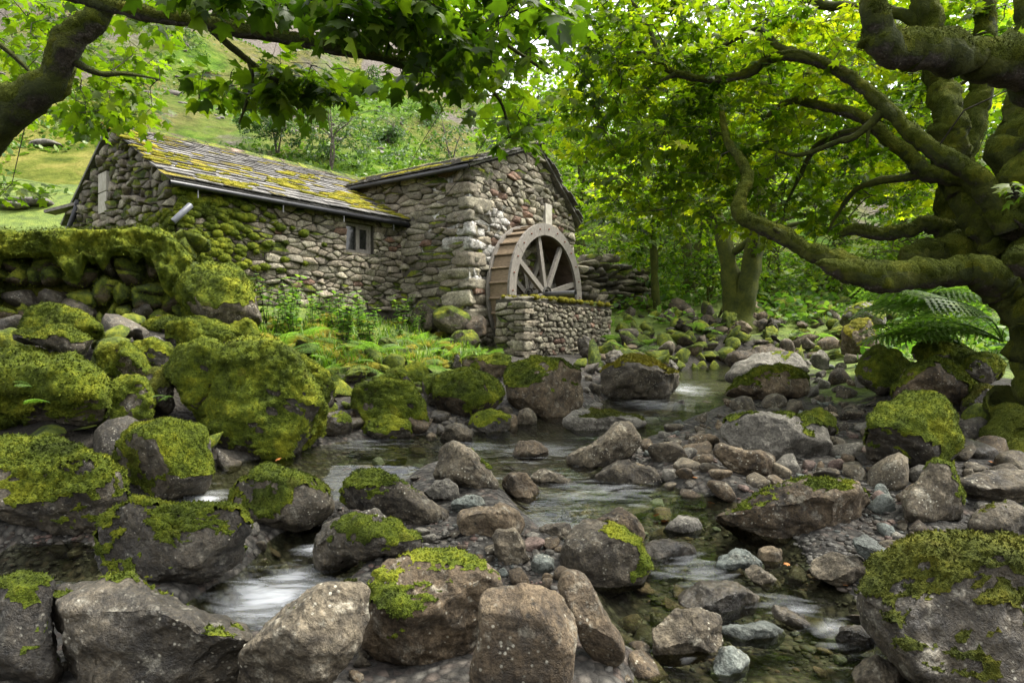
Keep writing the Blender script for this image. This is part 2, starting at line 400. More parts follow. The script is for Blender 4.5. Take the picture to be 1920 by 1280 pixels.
# ------------------------------------------------------------------ ground, hill, water
def m_ground():
    m, n, l, b, o = mat('earth_gravel_grass'); p = pos(n)
    g = n.new('ShaderNodeAttribute'); g.attribute_name = 'grass'; w = n.new('ShaderNodeAttribute'); w.attribute_name = 'bed'
    vo = n.new('ShaderNodeTexVoronoi'); vo.inputs['Scale'].default_value = 22; l.new(p, vo.inputs['Vector'])
    sep = n.new('ShaderNodeSeparateColor'); l.new(vo.outputs['Color'], sep.inputs[0])
    peb = ramp(n, l, sep.outputs[0], [(.0, (.030, .026, .020)), (.35, (.06, .055, .046)), (.6, (.085, .08, .068)), (.8, (.075, .055, .042)), (1., (.12, .113, .096))])
    edge = ramp(n, l, vo.outputs['Distance'], [(.25, 1.), (.6, .35)])
    peb = mixc(n, l, 1., peb, edge, 'MULTIPLY')
    soil = ramp(n, l, nz(n, l, p, 5, 6, .7), [(.3, (.005, .004, .003)), (.55, (.016, .013, .008)), (.75, (.035, .030, .016))])
    c = mixc(n, l, w.outputs['Fac'], soil, peb)
    gr = ramp(n, l, nz(n, l, p, 3, 7, .7), [(.3, (.03, .045, .006)), (.48, (.07, .105, .012)), (.62, (.115, .15, .02)), (.78, (.17, .15, .035))])
    gm = ramp(n, l, math_(n, l, 'ADD', g.outputs['Fac'], math_(n, l, 'MULTIPLY', math_(n, l, 'SUBTRACT', nz(n, l, p, 4, 5), .5), .8)), [(.4, 0.), (.6, 1.)])
    c = mixc(n, l, gm, c, gr)
    l.new(c, b.inputs['Base Color']); b.inputs['Roughness'].default_value = .9
    h = math_(n, l, 'ADD', math_(n, l, 'MULTIPLY', vo.outputs['Distance'], -1.), nz(n, l, p, 30, 5))
    l.new(bump(n, l, h, .8, .03), b.inputs['Normal'])
    return m
ny, nx = 280, 340
ys = np.geomspace(.7, 26, ny); us = np.linspace(-1, 1, nx)
Y, U = np.meshgrid(ys, us, indexing='ij'); X = U * (Y * 1.0 + 2.2)
Z = ground_z(X, Y)
idx = np.arange(ny * nx).reshape(ny, nx)
FQ = np.stack([idx[:-1, :-1], idx[:-1, 1:], idx[1:, 1:], idx[1:, :-1]], -1).reshape(-1, 4)
wl_ = water_z(X, Y)
bedm = (1 - sstep(.15, .4, Z - wl_)) * (1 - sstep(10, 13, Y)) * (1 - sstep(-1.9, -2.5, X) * sstep(3.9, 4.3, Y)) * (1 - sstep(.36, .46, X / Y) * sstep(6.2, 7.2, Y))
left_slope = sstep(-.2, -1.2, X - (Y - 8) * .25) * sstep(7.2, 8.2, Y)
back_slope = np.maximum(sstep(12.5, 15, Y), .62 * sstep(.40, .5, X / Y) * sstep(6.5, 7.5, Y))
grassm = np.clip(np.maximum(left_slope, back_slope), 0, 1) * (1 - bedm)
me = new_mesh('ground', np.stack([X, Y, Z], -1).reshape(-1, 3), FQ, True, {'grass': grassm.ravel(), 'bed': bedm.ravel()})
ground = tag(link('ground', me, m_ground()), 'stony stream bank and grassy slope below the mill', 'ground', kind='structure')

def m_hill():
    m, n, l, b, o = mat('fell_side'); p = pos(n)
    a = n.new('ShaderNodeAttribute'); a.attribute_name = 'up'
    mp = n.new('ShaderNodeMapping'); mp.inputs['Scale'].default_value = (1, .45, .45); mp.inputs['Rotation'].default_value = (0, 0, .5); l.new(p, mp.inputs['Vector'])
    v = mp.outputs[0]
    bra = ramp(n, l, nz(n, l, p, .9, 8, .72), [(.34, (.016, .034, .005)), (.45, (.05, .10, .011)), (.57, (.09, .155, .018)), (.72, (.17, .19, .035))])
    dry = ramp(n, l, nz(n, l, p, 1.6, 8, .7), [(.33, (.035, .038, .012)), (.48, (.095, .092, .028)), (.66, (.17, .145, .055))])
    scr = ramp(n, l, nz(n, l, p, 2.6, 9, .8), [(.28, (.04, .036, .032)), (.5, (.115, .10, .088)), (.72, (.22, .20, .178))])
    k1 = math_(n, l, 'ADD', nz(n, l, v, .075, 7, .62), math_(n, l, 'MULTIPLY', a.outputs['Fac'], .30))
    k2 = math_(n, l, 'ADD', nz(n, l, v, .11, 7, .65, .5), math_(n, l, 'MULTIPLY', a.outputs['Fac'], .22))
    c = mixc(n, l, ramp(n, l, k1, [(.49, 0.), (.60, .9)]), bra, dry)
    c = mixc(n, l, ramp(n, l, k2, [(.555, 0.), (.63, .95)]), c, scr)
    mea = n.new('ShaderNodeAttribute'); mea.attribute_name = 'meadow'
    md = ramp(n, l, nz(n, l, p, .7, 7, .65), [(.34, (.055, .078, .012)), (.48, (.12, .14, .024)), (.66, (.21, .195, .05))])
    c = mixc(n, l, mea.outputs['Fac'], c, md)
    l.new(c, b.inputs['Base Color']); b.inputs['Roughness'].default_value = 1; b.inputs['Specular IOR Level'].default_value = .05
    l.new(bump(n, l, nz(n, l, p, 1.2, 8, .75), 1., .5), b.inputs['Normal'])
    return m
ny, nx = 190, 330
ys = np.geomspace(24.5, 340, ny); us = np.linspace(-1.5, 1.3, nx)
Y, U = np.meshgrid(ys, us, indexing='ij'); X = U * Y
Z = hill_z(X, Y) - .05 * sstep(26, 25, Y)
idx = np.arange(ny * nx).reshape(ny, nx)
FQ = np.stack([idx[:-1, :-1], idx[:-1, 1:], idx[1:, 1:], idx[1:, :-1]], -1).reshape(-1, 4)
me = new_mesh('hill', np.stack([X, Y, Z], -1).reshape(-1, 3), FQ, True,
              {'up': (sstep(5, 75, Z) * (Y > 0)).ravel(), 'meadow': (sstep(-.52, -.66, U) * (1 - sstep(34, 52, Y))).ravel()})
hill = tag(link('hill', me, m_hill()), 'steep fell side of bracken grass and scree behind the mill', 'hill', kind='structure')

def m_water():
    m = bpy.data.materials.new('stream_water'); m.use_nodes = True
    n, l = m.node_tree.nodes, m.node_tree.links; n.clear()
    out = n.new('ShaderNodeOutputMaterial'); p = pos(n)
    tr = n.new('ShaderNodeBsdfTransparent'); tr.inputs[0].default_value = (.82, .85, .66, 1)
    gl = n.new('ShaderNodeBsdfGlossy'); gl.inputs['Roughness'].default_value = .09; gl.inputs['Color'].default_value = (.95, .97, 1, 1)
    fr = n.new('ShaderNodeFresnel'); fr.inputs['IOR'].default_value = 1.36
    mp = n.new('ShaderNodeMapping'); mp.inputs['Scale'].default_value = (1, 2.6, 1); mp.inputs['Rotation'].default_value = (0, 0, math.radians(12)); l.new(p, mp.inputs['Vector'])
    h = math_(n, l, 'ADD', nz(n, l, mp.outputs[0], 3.0, 3, .5, .8), math_(n, l, 'MULTIPLY', nz(n, l, mp.outputs[0], 11, 2, .5), .25))
    nb = bump(n, l, h, .22, .06); l.new(nb, gl.inputs['Normal']); l.new(nb, fr.inputs['Normal'])
    s1 = n.new('ShaderNodeMixShader'); l.new(fr.outputs[0], s1.inputs[0]); l.new(tr.outputs[0], s1.inputs[1]); l.new(gl.outputs[0], s1.inputs[2])
    a = n.new('ShaderNodeAttribute'); a.attribute_name = 'foam'
    mp2 = n.new('ShaderNodeMapping'); mp2.inputs['Scale'].default_value = (.9, 2.6, 1); mp2.inputs['Rotation'].default_value = (0, 0, math.radians(14)); l.new(p, mp2.inputs['Vector'])
    fn = nz(n, l, mp2.outputs[0], 4, 3, .5, 1.2)
    k = math_(n, l, 'ADD', math_(n, l, 'MULTIPLY', fn, .75), math_(n, l, 'MULTIPLY', a.outputs['Fac'], .85))
    fm = ramp(n, l, k, [(.50, 0.), (.78, .22), (1., .72)])
    fo = n.new('ShaderNodeBsdfPrincipled'); fo.inputs['Base Color'].default_value = (.58, .60, .62, 1); fo.inputs['Roughness'].default_value = .35
    l.new(nb, fo.inputs['Normal'])
    s2 = n.new('ShaderNodeMixShader'); l.new(fm, s2.inputs[0]); l.new(s1.outputs[0], s2.inputs[1]); l.new(fo.outputs[0], s2.inputs[2])
    l.new(s2.outputs[0], out.inputs[0])
    return m
# white water where it runs over steps (pixel, pixel, depth, radius, strength)
FOAM = [(1285,740,9.5,.36,.5),(1230,765,8.4,.5,.35),(1120,735,9.6,.25,.9),(900,840,5.8,.4,.25),(1010,840,5.7,.45,.38),(680,832,6.,.4,.28),
        (1060,1000,3.75,.17,.5),(1085,1050,3.5,.15,.55),(1150,920,4.4,.35,.3),(1320,1060,3.3,.22,.32),(1480,1120,2.95,.18,.28),(1560,1180,2.75,.16,.28),(1260,1230,2.6,.1,.25),
        (505,1125,3.08,.30,.66),(545,1080,3.3,.16,.5),(590,1010,3.7,.1,.6),(385,930,4.55,.16,.55),(1180,790,7.4,.4,.25),(620,960,4.4,.1,.7)]
ny, nx = 260, 200
ys = np.geomspace(1.6, 14, ny); us = np.linspace(-1, 1, nx)
Y, U = np.meshgrid(ys, us, indexing='ij'); X = U * (Y * .35 + 1.6) + .1 * Y - .4
Wz = water_z(X, Y)
P3 = np.stack([X, Y * 1.6, 0 * X], -1).reshape(-1, 3)
Wz = Wz + (fbm(P3 * 2.2, 3, 31) * .008).reshape(X.shape)
foam = np.zeros_like(X)
for fx, fy, fd, fr_, fs in FOAM:
    q = px(fx, fy, fd); foam = np.maximum(foam, fs * np.exp(-((X - q[0]) ** 2 + (Y - q[1]) ** 2) / fr_ ** 2))
Wz = Wz + foam * .012
idx = np.arange(ny * nx).reshape(ny, nx)
FQ = np.stack([idx[:-1, :-1], idx[:-1, 1:], idx[1:, 1:], idx[1:, :-1]], -1).reshape(-1, 4)
keep = (ground_z(X, Y) < Wz + .05)
kq = (keep[:-1, :-1] | keep[1:, :-1] | keep[:-1, 1:] | keep[1:, 1:]).ravel()
FQ = FQ[kq]
me = new_mesh('water', np.stack([X, Y, Wz], -1).reshape(-1, 3), FQ, True, {'foam': foam.ravel()})
water = tag(link('water', me, m_water()), 'clear shallow stream water running white over the steps', 'stream', kind='structure')
# ------------------------------------------------------------------ boulders
import bmesh
_ico = {}
def ico(level):
    if level not in _ico:
        bm = bmesh.new(); bmesh.ops.create_icosphere(bm, subdivisions=level, radius=1)
        bm.verts.ensure_lookup_table()
        _ico[level] = (np.array([v.co[:] for v in bm.verts]), np.array([[v.index for v in f.verts] for f in bm.faces])); bm.free()
    return _ico[level]
def vnormals(V, T):
    fn = np.cross(V[T[:, 1]] - V[T[:, 0]], V[T[:, 2]] - V[T[:, 0]])
    N = np.zeros_like(V)
    for k in range(3): np.add.at(N, T[:, k], fn)
    return N / (np.linalg.norm(N, axis=1)[:, None] + 1e-12)
def radial(outline, c, n=96):
    O = np.array(outline, float) - c; A = O; B = np.roll(O, -1, axis=0)
    th = np.arange(n) * 2 * math.pi / n; R = np.zeros(n)
    for i, t in enumerate(th):
        d = np.array([math.cos(t), math.sin(t)]); e = B - A
        den = d[0] * e[:, 1] - d[1] * e[:, 0]; den = np.where(abs(den) < 1e-9, 1e-9, den)
        r = (A[:, 0] * e[:, 1] - A[:, 1] * e[:, 0]) / den
        s = (A[:, 0] * d[1] - A[:, 1] * d[0]) / den
        ok = (r > 0) & (s >= -1e-6) & (s <= 1 + 1e-6)
        R[i] = r[ok].max() if ok.any() else 0
    R[R == 0] = R[R > 0].mean()
    Rs = (np.roll(R, 1) + np.roll(R, -1) + 2 * R) / 4
    return (np.roll(Rs, 1) + np.roll(Rs, -1) + 2 * Rs) / 4
def blob_outline(x0, y0, x1, y1, r):
    n = 11; cx, cy = (x0 + x1) / 2, (y0 + y1) / 2; a, b = (x1 - x0) / 2, (y1 - y0) / 2
    out = []
    k = r.uniform(2.1, 3.0); ph = r.uniform(0, 6.28); lean = r.uniform(-.18, .18)
    for i in range(n):
        t = 2 * math.pi * (i + r.uniform(-.25, .25)) / n
        c, s = math.cos(t), math.sin(t)
        q = (abs(c) ** k + abs(s) ** k) ** (-1 / k) * (1 + r.uniform(-.10, .05))
        out.append((cx + a * q * c + lean * a * q * s, cy - b * q * s))
    return out
ROCKS = []          # (x, y, radius) footprints, to keep cobbles clear
def rock_mesh(outline, d, depth_ratio, seed, level, facets=6, rough=1., base_depth=None):
    r = np.random.default_rng(seed)
    O = np.array(outline, float); c = np.array([(O[:, 0].min() + O[:, 0].max()) / 2, (O[:, 1].min() + O[:, 1].max()) / 2])
    wpx = np.ptp(O[:, 0]); hpx = np.ptp(O[:, 1])
    size = max(wpx, hpx) / F * d
    D = depth_ratio * (wpx + hpx) / 2 / F * d / 2
    dc = d + D * .6                                    # depth of the centre
    C = px(c[0], c[1], dc); k = dc / F
    O2 = O.copy(); O2[:, 1] = 2 * c[1] - O2[:, 1]        # image y down -> up
    R = radial(O2, c) * k
    U, T = ico(level)
    s = np.sqrt(np.maximum(0, 1 - U[:, 1] ** 2)); ph = np.arctan2(U[:, 2], U[:, 0]) % (2 * math.pi)
    Rp = np.interp(ph, np.arange(97) * 2 * math.pi / 96, np.append(R, R[0]))
    e = .78
    fx = np.cos(ph) * Rp * s ** e; fz = np.sin(ph) * Rp * s ** e; t = D * np.sign(U[:, 1]) * np.abs(U[:, 1]) ** e
    a, b = wpx / 2 * k, hpx / 2 * k
    Q = np.stack([fx / a, t / D, fz / b], -1)
    for i in range(facets):
        nrm = r.normal(size=3); nrm[1] = -abs(nrm[1]) - .25; nrm[2] += .25
        nrm /= np.linalg.norm(nrm); h = r.uniform(.62, .86)
        ex = np.maximum(0, Q @ nrm - h)
        Q = Q - nrm * (ex * .88)[:, None]
    # local shape: frontal plane plus depth along the level viewing direction, half way towards the ray
    ray = np.array([(c[0] - 960) / F, 1, -(c[1] - 640) / F * .6]);
    V = C + np.array([1., 0, 0]) * (Q[:, :1] * a) + np.array([0, 0, 1.]) * (Q[:, 2:] * b) + ray * (Q[:, 1:2] * D)
    N = vnormals(V, T)
    L = V / size + seed * 3.1
    ridg = 1 - np.abs(noise3(L * 2.6, seed)) * 2
    disp = size * rough * (.05 * fbm(L * 1.6, 3, seed) + .030 * fbm(L * 5, 4, seed + 5) + .013 * fbm(L * 17, 3, seed + 8) - .012 * np.maximum(0, ridg - .8) * 5 * .5)
    strat = np.sin((V[:, 2] * .8 + V[:, 0] * r.uniform(-.6, .6)) / size * 42 + 4 * noise3(L * 1.5, seed + 3))
    disp = disp + size * .0035 * rough * strat * (noise3(L * 2, seed + 6) > 0)
    V = V + N * disp[:, None]
    return V, T, C, size
def moss_part(parent, V, T, size, seed, m, thr, thick, C, blades=True, side=None, sheet=False):
    N = vnormals(V, T)
    L = V / size
    k = N[:, 2] * .9 + .75 * fbm(L * 2.2 + seed, 4, seed + 40) + .16 * noise3(L * 26, seed) - thr
    if side is not None: k = k + ((V - C) @ np.array(side)) / size * 1.6
    ok = k > (-9 if sheet else 0)
    ft = T[ok[T].all(axis=1)]
    if len(ft) < 12: return None
    used = np.unique(ft); re = np.full(len(V), -1); re[used] = np.arange(len(used))
    lump = .6 + .9 * fbm(V[used] * 7, 3, seed + 2) + .5 * noise3(V[used] * 34, seed + 4)
    off = thick * sstep(0, .35, k[used]) * np.maximum(.12, lump) + .0015
    if sheet: off = off - .005 * (k[used] < .05)
    MV = V[used] + N[used] * off[:, None]; MT = re[ft]
    VV = [MV]; TT = [MT]
    if blades:
        r = np.random.default_rng(seed + 77)
        tri = MV[MT]; ar = np.linalg.norm(np.cross(tri[:, 1] - tri[:, 0], tri[:, 2] - tri[:, 0]), axis=1)
        nb = int(min(7000, max(300, ar.sum() / 2 * 9000)))
        ar = ar * ((k[used][MT].mean(1) > .05) + 1e-9)
        f = r.choice(len(MT), nb, p=ar / ar.sum()); u = r.random((nb, 2)); fl = u.sum(1) > 1; u[fl] = 1 - u[fl]
        B = tri[f, 0] + (tri[f, 1] - tri[f, 0]) * u[:, :1] + (tri[f, 2] - tri[f, 0]) * u[:, 1:]
        fn = np.cross(tri[f, 1] - tri[f, 0], tri[f, 2] - tri[f, 0]); fn /= np.linalg.norm(fn, axis=1)[:, None] + 1e-12
        h = r.uniform(.006, .018, nb) * max(.7, min(1.6, size * 1.3))
        dirv = fn + r.normal(size=(nb, 3)) * .55; dirv /= np.linalg.norm(dirv, axis=1)[:, None]
        sd = np.cross(dirv, r.normal(size=(nb, 3))); sd /= np.linalg.norm(sd, axis=1)[:, None] + 1e-9
        w = h * .35
        BV = np.stack([B - sd * w[:, None], B + sd * w[:, None], B + dirv * h[:, None]], 1).reshape(-1, 3)
        VV.append(BV); TT.append(np.arange(nb * 3).reshape(-1, 3) + len(MV))
    o = link('moss', new_mesh('moss', np.vstack(VV) - C, np.vstack(TT), True), M[m], parent)
    o['kind'] = 'stuff'
    return o
_seed = [100]
def rock(label, outline, depth=.9, m='grey', moss=None, d=None, facets=6, rough=1., name='boulder', cat='boulder', group=None, base=None, seed=None):
    """outline: list of pixels, or a box of four numbers; base: the pixel row where it meets the ground"""
    _seed[0] += 1; sd = seed or _seed[0]
    if not isinstance(outline[0], (tuple, list)):
        box = outline; outline = blob_outline(*box, np.random.default_rng(sd))
    O = np.array(outline, float)
    wpx = np.ptp(O[:, 0])
    if d is None:
        yb = base if base is not None else O[:, 1].max() - .04 * np.ptp(O[:, 1])
        d = hit((O[:, 0].min() + O[:, 0].max()) / 2, yb, True)[1]
    level = 6 if wpx > 215 else 5 if wpx > 62 else 4
    V, T, C, size = rock_mesh(outline, d, depth, sd, level, facets, rough)
    o = link(name, new_mesh(name, V - C, T), M[m], None, C)
    tag(o, label, cat, group)
    ROCKS.append((C[0], C[1], wpx / 2 / F * d))
    if moss:
        mm, thr, thick = moss[:3]
        moss_part(o, V, T, size, sd, mm, thr, thick, C, d < 9, moss[3] if len(moss) > 3 else None)
    return o
FULL, TOP, CAP, PATCH = -.62, .12, .45, .8
MO, MD, MG = 'moss', 'moss_dull', 'moss_gold'
# --- foreground
rock('large dark boulder with a wet sloping top at the bottom edge below the white pool', [(75,1130),(110,1085),(190,1066),(270,1100),(360,1140),(480,1185),(470,1260),(440,1340),(90,1340),(110,1240)], .8, 'dark', (MO, .95, .008), base=1330, facets=5)
rock('pitted boulder with olive moss patches cut by the left edge beside the dark pool', [(-60,1110),(40,1080),(105,1085),(100,1180),(110,1270),(60,1300),(-60,1310)], .8, 'dark', (MO, .62, .012), base=1300)
rock('long grey slab rising from the bottom edge right of the white pool', [(600,1088),(690,1098),(685,1170),(640,1250),(560,1340),(440,1340),(450,1225),(530,1140)], .8, 'grey', (MD, 1.0, .006), base=1330, facets=4)
rock('big rounded brown boulder with small moss tufts and an orange stain at its foot', [(680,1120),(720,1060),(790,1022),(860,1030),(935,1080),(925,1150),(900,1225),(810,1252),(720,1240),(680,1190)], .8, 'brown', (MO, .92, .016, (-.3, -1.1, .5)), base=1245, facets=4)
rock('pale brown square block with a flat face at the bottom centre', [(900,1110),(985,1090),(1045,1105),(1085,1150),(1080,1240),(1065,1320),(885,1310),(880,1260),(900,1180)], .6, 'brown', None, base=1300, facets=3, rough=.55)
rock('narrow slab leaning against the flat faced block with yellow lichen along its side', [(1040,1095),(1060,1066),(1090,1072),(1125,1130),(1165,1200),(1170,1240),(1130,1258),(1090,1200),(1060,1140)], .6, 'brown', None, base=1250, facets=3, rough=.6)
rock('grey rounded boulder with a dark moss band over its right shoulder in midstream', [(1045,1060),(1060,1000),(1100,968),(1150,985),(1195,1010),(1220,1060),(1210,1095),(1150,1118),(1080,1110),(1045,1090)], .85, 'grey', (MO, .85, .014, (1.1, -.3, .3)), base=1112, facets=4)
rock('brown pointed stone behind the boulder with the dark moss band', [(1115,975),(1160,947),(1190,965),(1212,1000),(1200,1040),(1120,1040)], .8, 'brown', None, base=1035)
rock('rounded grey rock with a pale vein standing in the clear shallows', [(1220,1185),(1260,1140),(1310,1137),(1355,1165),(1360,1205),(1320,1240),(1270,1252),(1225,1225)], .85, 'grey', None, base=1248, rough=1.2)
rock('wet brown rock with a scalloped front edge in the current', [(1265,1105),(1310,1090),(1380,1092),(1428,1120),(1425,1150),(1370,1162),(1310,1150),(1270,1130)], .9, 'wet', None, base=1158)
rock('large dark boulder covered in brownish moss in the lower right corner', [(1610,1110),(1640,1055),(1730,1020),(1830,1005),(1960,1010),(2000,1120),(1990,1300),(1900,1340),(1790,1320),(1690,1250),(1625,1180)], .85, 'dark', ('moss_dull', .34, .016), base=1320, facets=4)
rock('black wet stone tucked under the big corner boulder', (1565,1168,1645,1232), .8, 'wet', None)
rock('grey angular stone at the bottom edge left of the big corner boulder', [(1598,1260),(1640,1225),(1690,1250),(1705,1300),(1600,1310)], .8, 'grey', None, base=1300)
rock('long low boulder with a small bright moss spot on the right bank', [(1328,975),(1370,940),(1450,915),(1560,903),(1625,915),(1642,960),(1610,1000),(1530,1020),(1430,1026),(1350,1010)], .75, 'brown', (MO, .98, .016, (.3, 0, .6)), base=1020, facets=5)
rock('pyramid shaped boulder streaked with bright moss on the right bank', [(1680,950),(1720,900),(1755,860),(1785,875),(1808,930),(1805,975),(1740,982),(1695,975)], .8, 'grey', (MO, .75, .01, (.8, 0, .5)), base=978, facets=4)
rock('greenish boulder at the right edge above the corner boulder', (1815,935,1960,1015), .8, 'grey', (MD, .85, .006))
rock('broad flat slab lying behind the pyramid boulder at the right edge', (1790,878,1960,948), 1.1, 'grey', None)
rock('grey ridge backed rock between the long boulder and the corner boulder', [(1518,1055),(1560,1032),(1610,1045),(1642,1075),(1620,1108),(1560,1098),(1525,1080)], .8, 'grey', None)
rock('thick round stone like a short log beside the long low boulder', [(1597,1010),(1620,1000),(1690,1050),(1695,1075),(1660,1080),(1610,1035)], .7, 'green', None, facets=2)
rock('flat greenish stone lying under the clear water by the veined rock', (1350,1168,1475,1215), .9, 'green', None)
rock('round greenish stone with yellow specks at the bottom edge', (1330,1213,1405,1282), .9, 'green', None)
rock('thin dark wet stone lying across the ripple', [(1440,1135),(1470,1140),(1535,1175),(1530,1190),(1490,1180),(1450,1155)], .6, 'wet', None)
rock('slim grey stone pointing down into the right channel', [(1388,1060),(1410,1055),(1460,1090),(1470,1110),(1440,1108),(1405,1085)], .6, 'grey', None)
rock('leaning greenish slab with a dark hollow beside the long low boulder', [(1345,1045),(1370,1025),(1400,1030),(1445,1065),(1440,1085),(1385,1060),(1350,1075)], .6, 'green', None)
rock('rounded tan cobble at the foot of the long low boulder', (1415,1023,1468,1068), .85, 'brown', None, name='cobble', cat='stone')
rock('white topped rock in the shallows left of the long low boulder', [(1243,995),(1275,965),(1310,975),(1325,1000),(1300,1010),(1250,1008)], .8, 'pale', None)
rock('low dark rock with red leaves beside it in the ripple', (1200,1015,1305,1058), .8, 'wet', None)
rock('small smooth greenish stone in the water beside the standing block', (995,1038,1042,1078), .85, 'green', None, name='cobble', cat='stone')
rock('round grey stone half sunk left of the moss band boulder', (1010,978,1072,1010), .85, 'grey', None, name='cobble', cat='stone')
rock('block shaped stone standing on end below the brown rounded boulder', [(922,1010),(930,992),(965,990),(985,1020),(995,1050),(965,1064),(930,1050)], .7, 'grey', None, facets=4)
rock('brown rounded boulder in the middle of the stream with a smooth top', [(853,975),(880,948),(930,940),(970,960),(986,990),(970,1008),(900,1010),(860,1000)], .85, 'brown', None, facets=4)
rock('small smooth grey stone rising from the water above the brown boulder', (845,928,906,962), .85, 'green', None)
rock('pale stone with a long tail beside the midstream pyramid boulder', [(788,925),(815,902),(840,898),(860,915),(858,938),(820,944)], .8, 'pale', None)
rock('tall pyramid boulder standing in midstream with a moss knob at its back', [(812,890),(818,840),(850,832),(885,845),(915,875),(940,905),(935,920),(870,922),(815,905)], .85, 'grey', (MO, .95, .02, (.4, .8, .5)), base=918, facets=4)
rock('brownish block shaped stone right of the midstream pyramid boulder', [(940,905),(955,886),(985,888),(1012,915),(1015,935),(985,942),(945,930)], .8, 'brown', None, facets=5)
rock('low rounded brown rock at the far side of the pool', [(958,855),(965,830),(1000,824),(1030,840),(1028,862),(985,868)], .8, 'brown', None)
rock('cracked grey rock behind the brownish block shaped stone', [(990,895),(1015,876),(1050,890),(1075,905),(1060,915),(1010,916)], .8, 'grey', None)
rock('long slanted rock rising to a peak on its right side in midstream', [(1055,870),(1080,845),(1130,820),(1160,785),(1185,790),(1200,830),(1180,850),(1130,875),(1080,888)], .7, 'grey', None, base=885, facets=4)
rock('broad cracked rock sitting in the run below the slanted rock', [(1115,890),(1135,862),(1180,862),(1225,880),(1242,905),(1200,917),(1130,915)], .85, 'grey', None, facets=5, rough=1.2)
rock('wedge shaped boulder with a mossy peak sloping down to a bare grey tail', [(632,930),(660,895),(700,876),(740,895),(790,935),(850,965),(845,985),(770,985),(720,975),(660,955),(635,960)], .7, 'grey', (MO, .5, .02, (-1.0, 0, .6)), base=982, facets=4)
rock('dark boulder with a mossy rim and a hollow pale top in the foreground', [(615,985),(650,955),(700,955),(740,980),(800,1010),(790,1030),(730,1040),(690,1060),(640,1055),(612,1020)], .8, 'dark', (MO, .62, .014, (0, -1.2, .2)), base=1062)
rock('black rounded rock under the boulder with the mossy rim', (585,965,680,1088), .7, 'wet', (MD, .9, .006), base=1085)
rock('oval boulder with a bright moss cap between pool and white water', [(410,940),(440,905),(500,880),(570,885),(610,915),(620,955),(590,985),(520,992),(450,975)], .85, 'dark', (MO, .28, .02), base=988, facets=4)
rock('block shaped boulder with a thick moss top above the white pool', [(188,1020),(200,965),(240,940),(300,945),(370,950),(440,955),(468,985),(460,1050),(400,1085),(330,1105),(240,1095),(195,1060)], .75, 'dark', (MO, .30, .024), base=1100, facets=4)
rock('huge rounded boulder with yellow green moss at the left edge over the dark pool', [(-80,850),(0,812),(90,812),(170,845),(225,880),(240,930),(215,980),(140,1008),(40,1010),(-80,990)], .85, 'dark', (MO, .05, .026), base=1005, facets=3)
rock('dark boulder with a thin green moss sheet beside the little chute', [(215,850),(250,805),(320,785),(385,800),(400,850),(395,905),(350,945),(280,950),(230,910)], .8, 'dark', (MO, .05, .016), base=940, facets=4)
rock('egg shaped mossy boulder leaning between the big mossy ones', [(172,780),(190,735),(230,705),(270,712),(292,745),(285,790),(240,815),(190,812)], .85, 'dark', (MO, -.25, .02), base=812, facets=3)
rock('broad moss covered boulder with small ferns at the left edge', [(-90,700),(-40,650),(60,645),(130,655),(185,700),(200,760),(170,805),(90,815),(-90,810)], .8, 'dark', (MO, -.75, .022), base=808, facets=3)
rock('flat overhanging slab with moss on top lying over the broad mossy boulder', [(15,632),(60,615),(120,613),(180,640),(185,665),(160,673),(100,650),(50,640)], 1.3, 'grey', (MO, .12, .016), d=5.3, facets=2)
rock('humped moss covered boulder below the dry stone wall', [(35,625),(60,585),(90,570),(150,578),(185,600),(196,635),(120,645),(45,640)], .9, 'dark', (MO, -.7, .022), d=6.3, facets=3)
rock('low wide mossy boulder behind the largest mossy boulder', (265,592,425,640), .9, 'dark', (MO, -.6, .022), d=7.4)
rock('round mossy boulder in front of the low wide one', (308,602,440,668), .9, 'dark', (MO, -.5, .022), d=6.8)
rock('small moss cushion stone at the shoulder of the largest mossy boulder', (420,600,488,655), .9, 'dark', (MO, -.5, .02), d=6.9)
rock('mossy rock with a pale bare top between two mossy boulders', (178,645,278,720), .9, 'grey', (MO, -.3, .018), d=5.7)
rock('long mossy rock lying against the largest mossy boulder', (238,637,335,698), .9, 'dark', (MO, -.3, .018), d=6.1)
rock('dark upright mossy rock in the gap left of the largest mossy boulder', (268,690,330,790), .8, 'dark', (MD, .0, .014), d=5.5)
rock('mossy shoulder rock leaning on the left flank of the largest mossy boulder', [(308,680),(330,648),(385,640),(420,660),(420,780),(380,800),(345,745),(320,715)], .8, 'dark', (MO, -.6, .022), d=5.35, facets=3)
rock('largest moss covered boulder with a steep right side standing in the pool', [(375,760),(385,690),(410,650),(460,632),(520,638),(560,670),(595,740),(620,800),(622,845),(590,868),(500,870),(420,862),(385,820)], .85, 'dark', (MO, -.62, .03), base=862, facets=3)
rock('moss draped back ledge on the right side of the largest mossy boulder', [(520,645),(570,665),(610,700),(635,745),(620,780),(560,740),(520,690)], .8, 'dark', (MO, -.4, .022), d=6.2, facets=3)
rock('big golden mossy boulder with a bare right face below the cottage corner', [(330,560),(345,515),(390,486),(440,495),(475,530),(490,580),(496,612),(440,618),(340,612)], .85, 'grey', (MO, -.45, .026, (-.7, 0, .3)), base=612, facets=4)
rock('dark rock with a moss lip at the waterline right of the largest mossy boulder', (585,768,662,822), .8, 'wet', (MO, .30, .016))
rock('small mossy hump rock at the edge of the pool', [(668,815),(690,785),(730,778),(768,790),(770,820),(720,828)], .85, 'dark', (MO, -.2, .018), base=826)
rock('wide moss topped boulder with a dark foot across the pool', [(660,760),(668,725),(710,715),(770,722),(795,760),(800,795),(740,805),(675,795)], .85, 'dark', (MO, -.3, .024), base=800, facets=4)
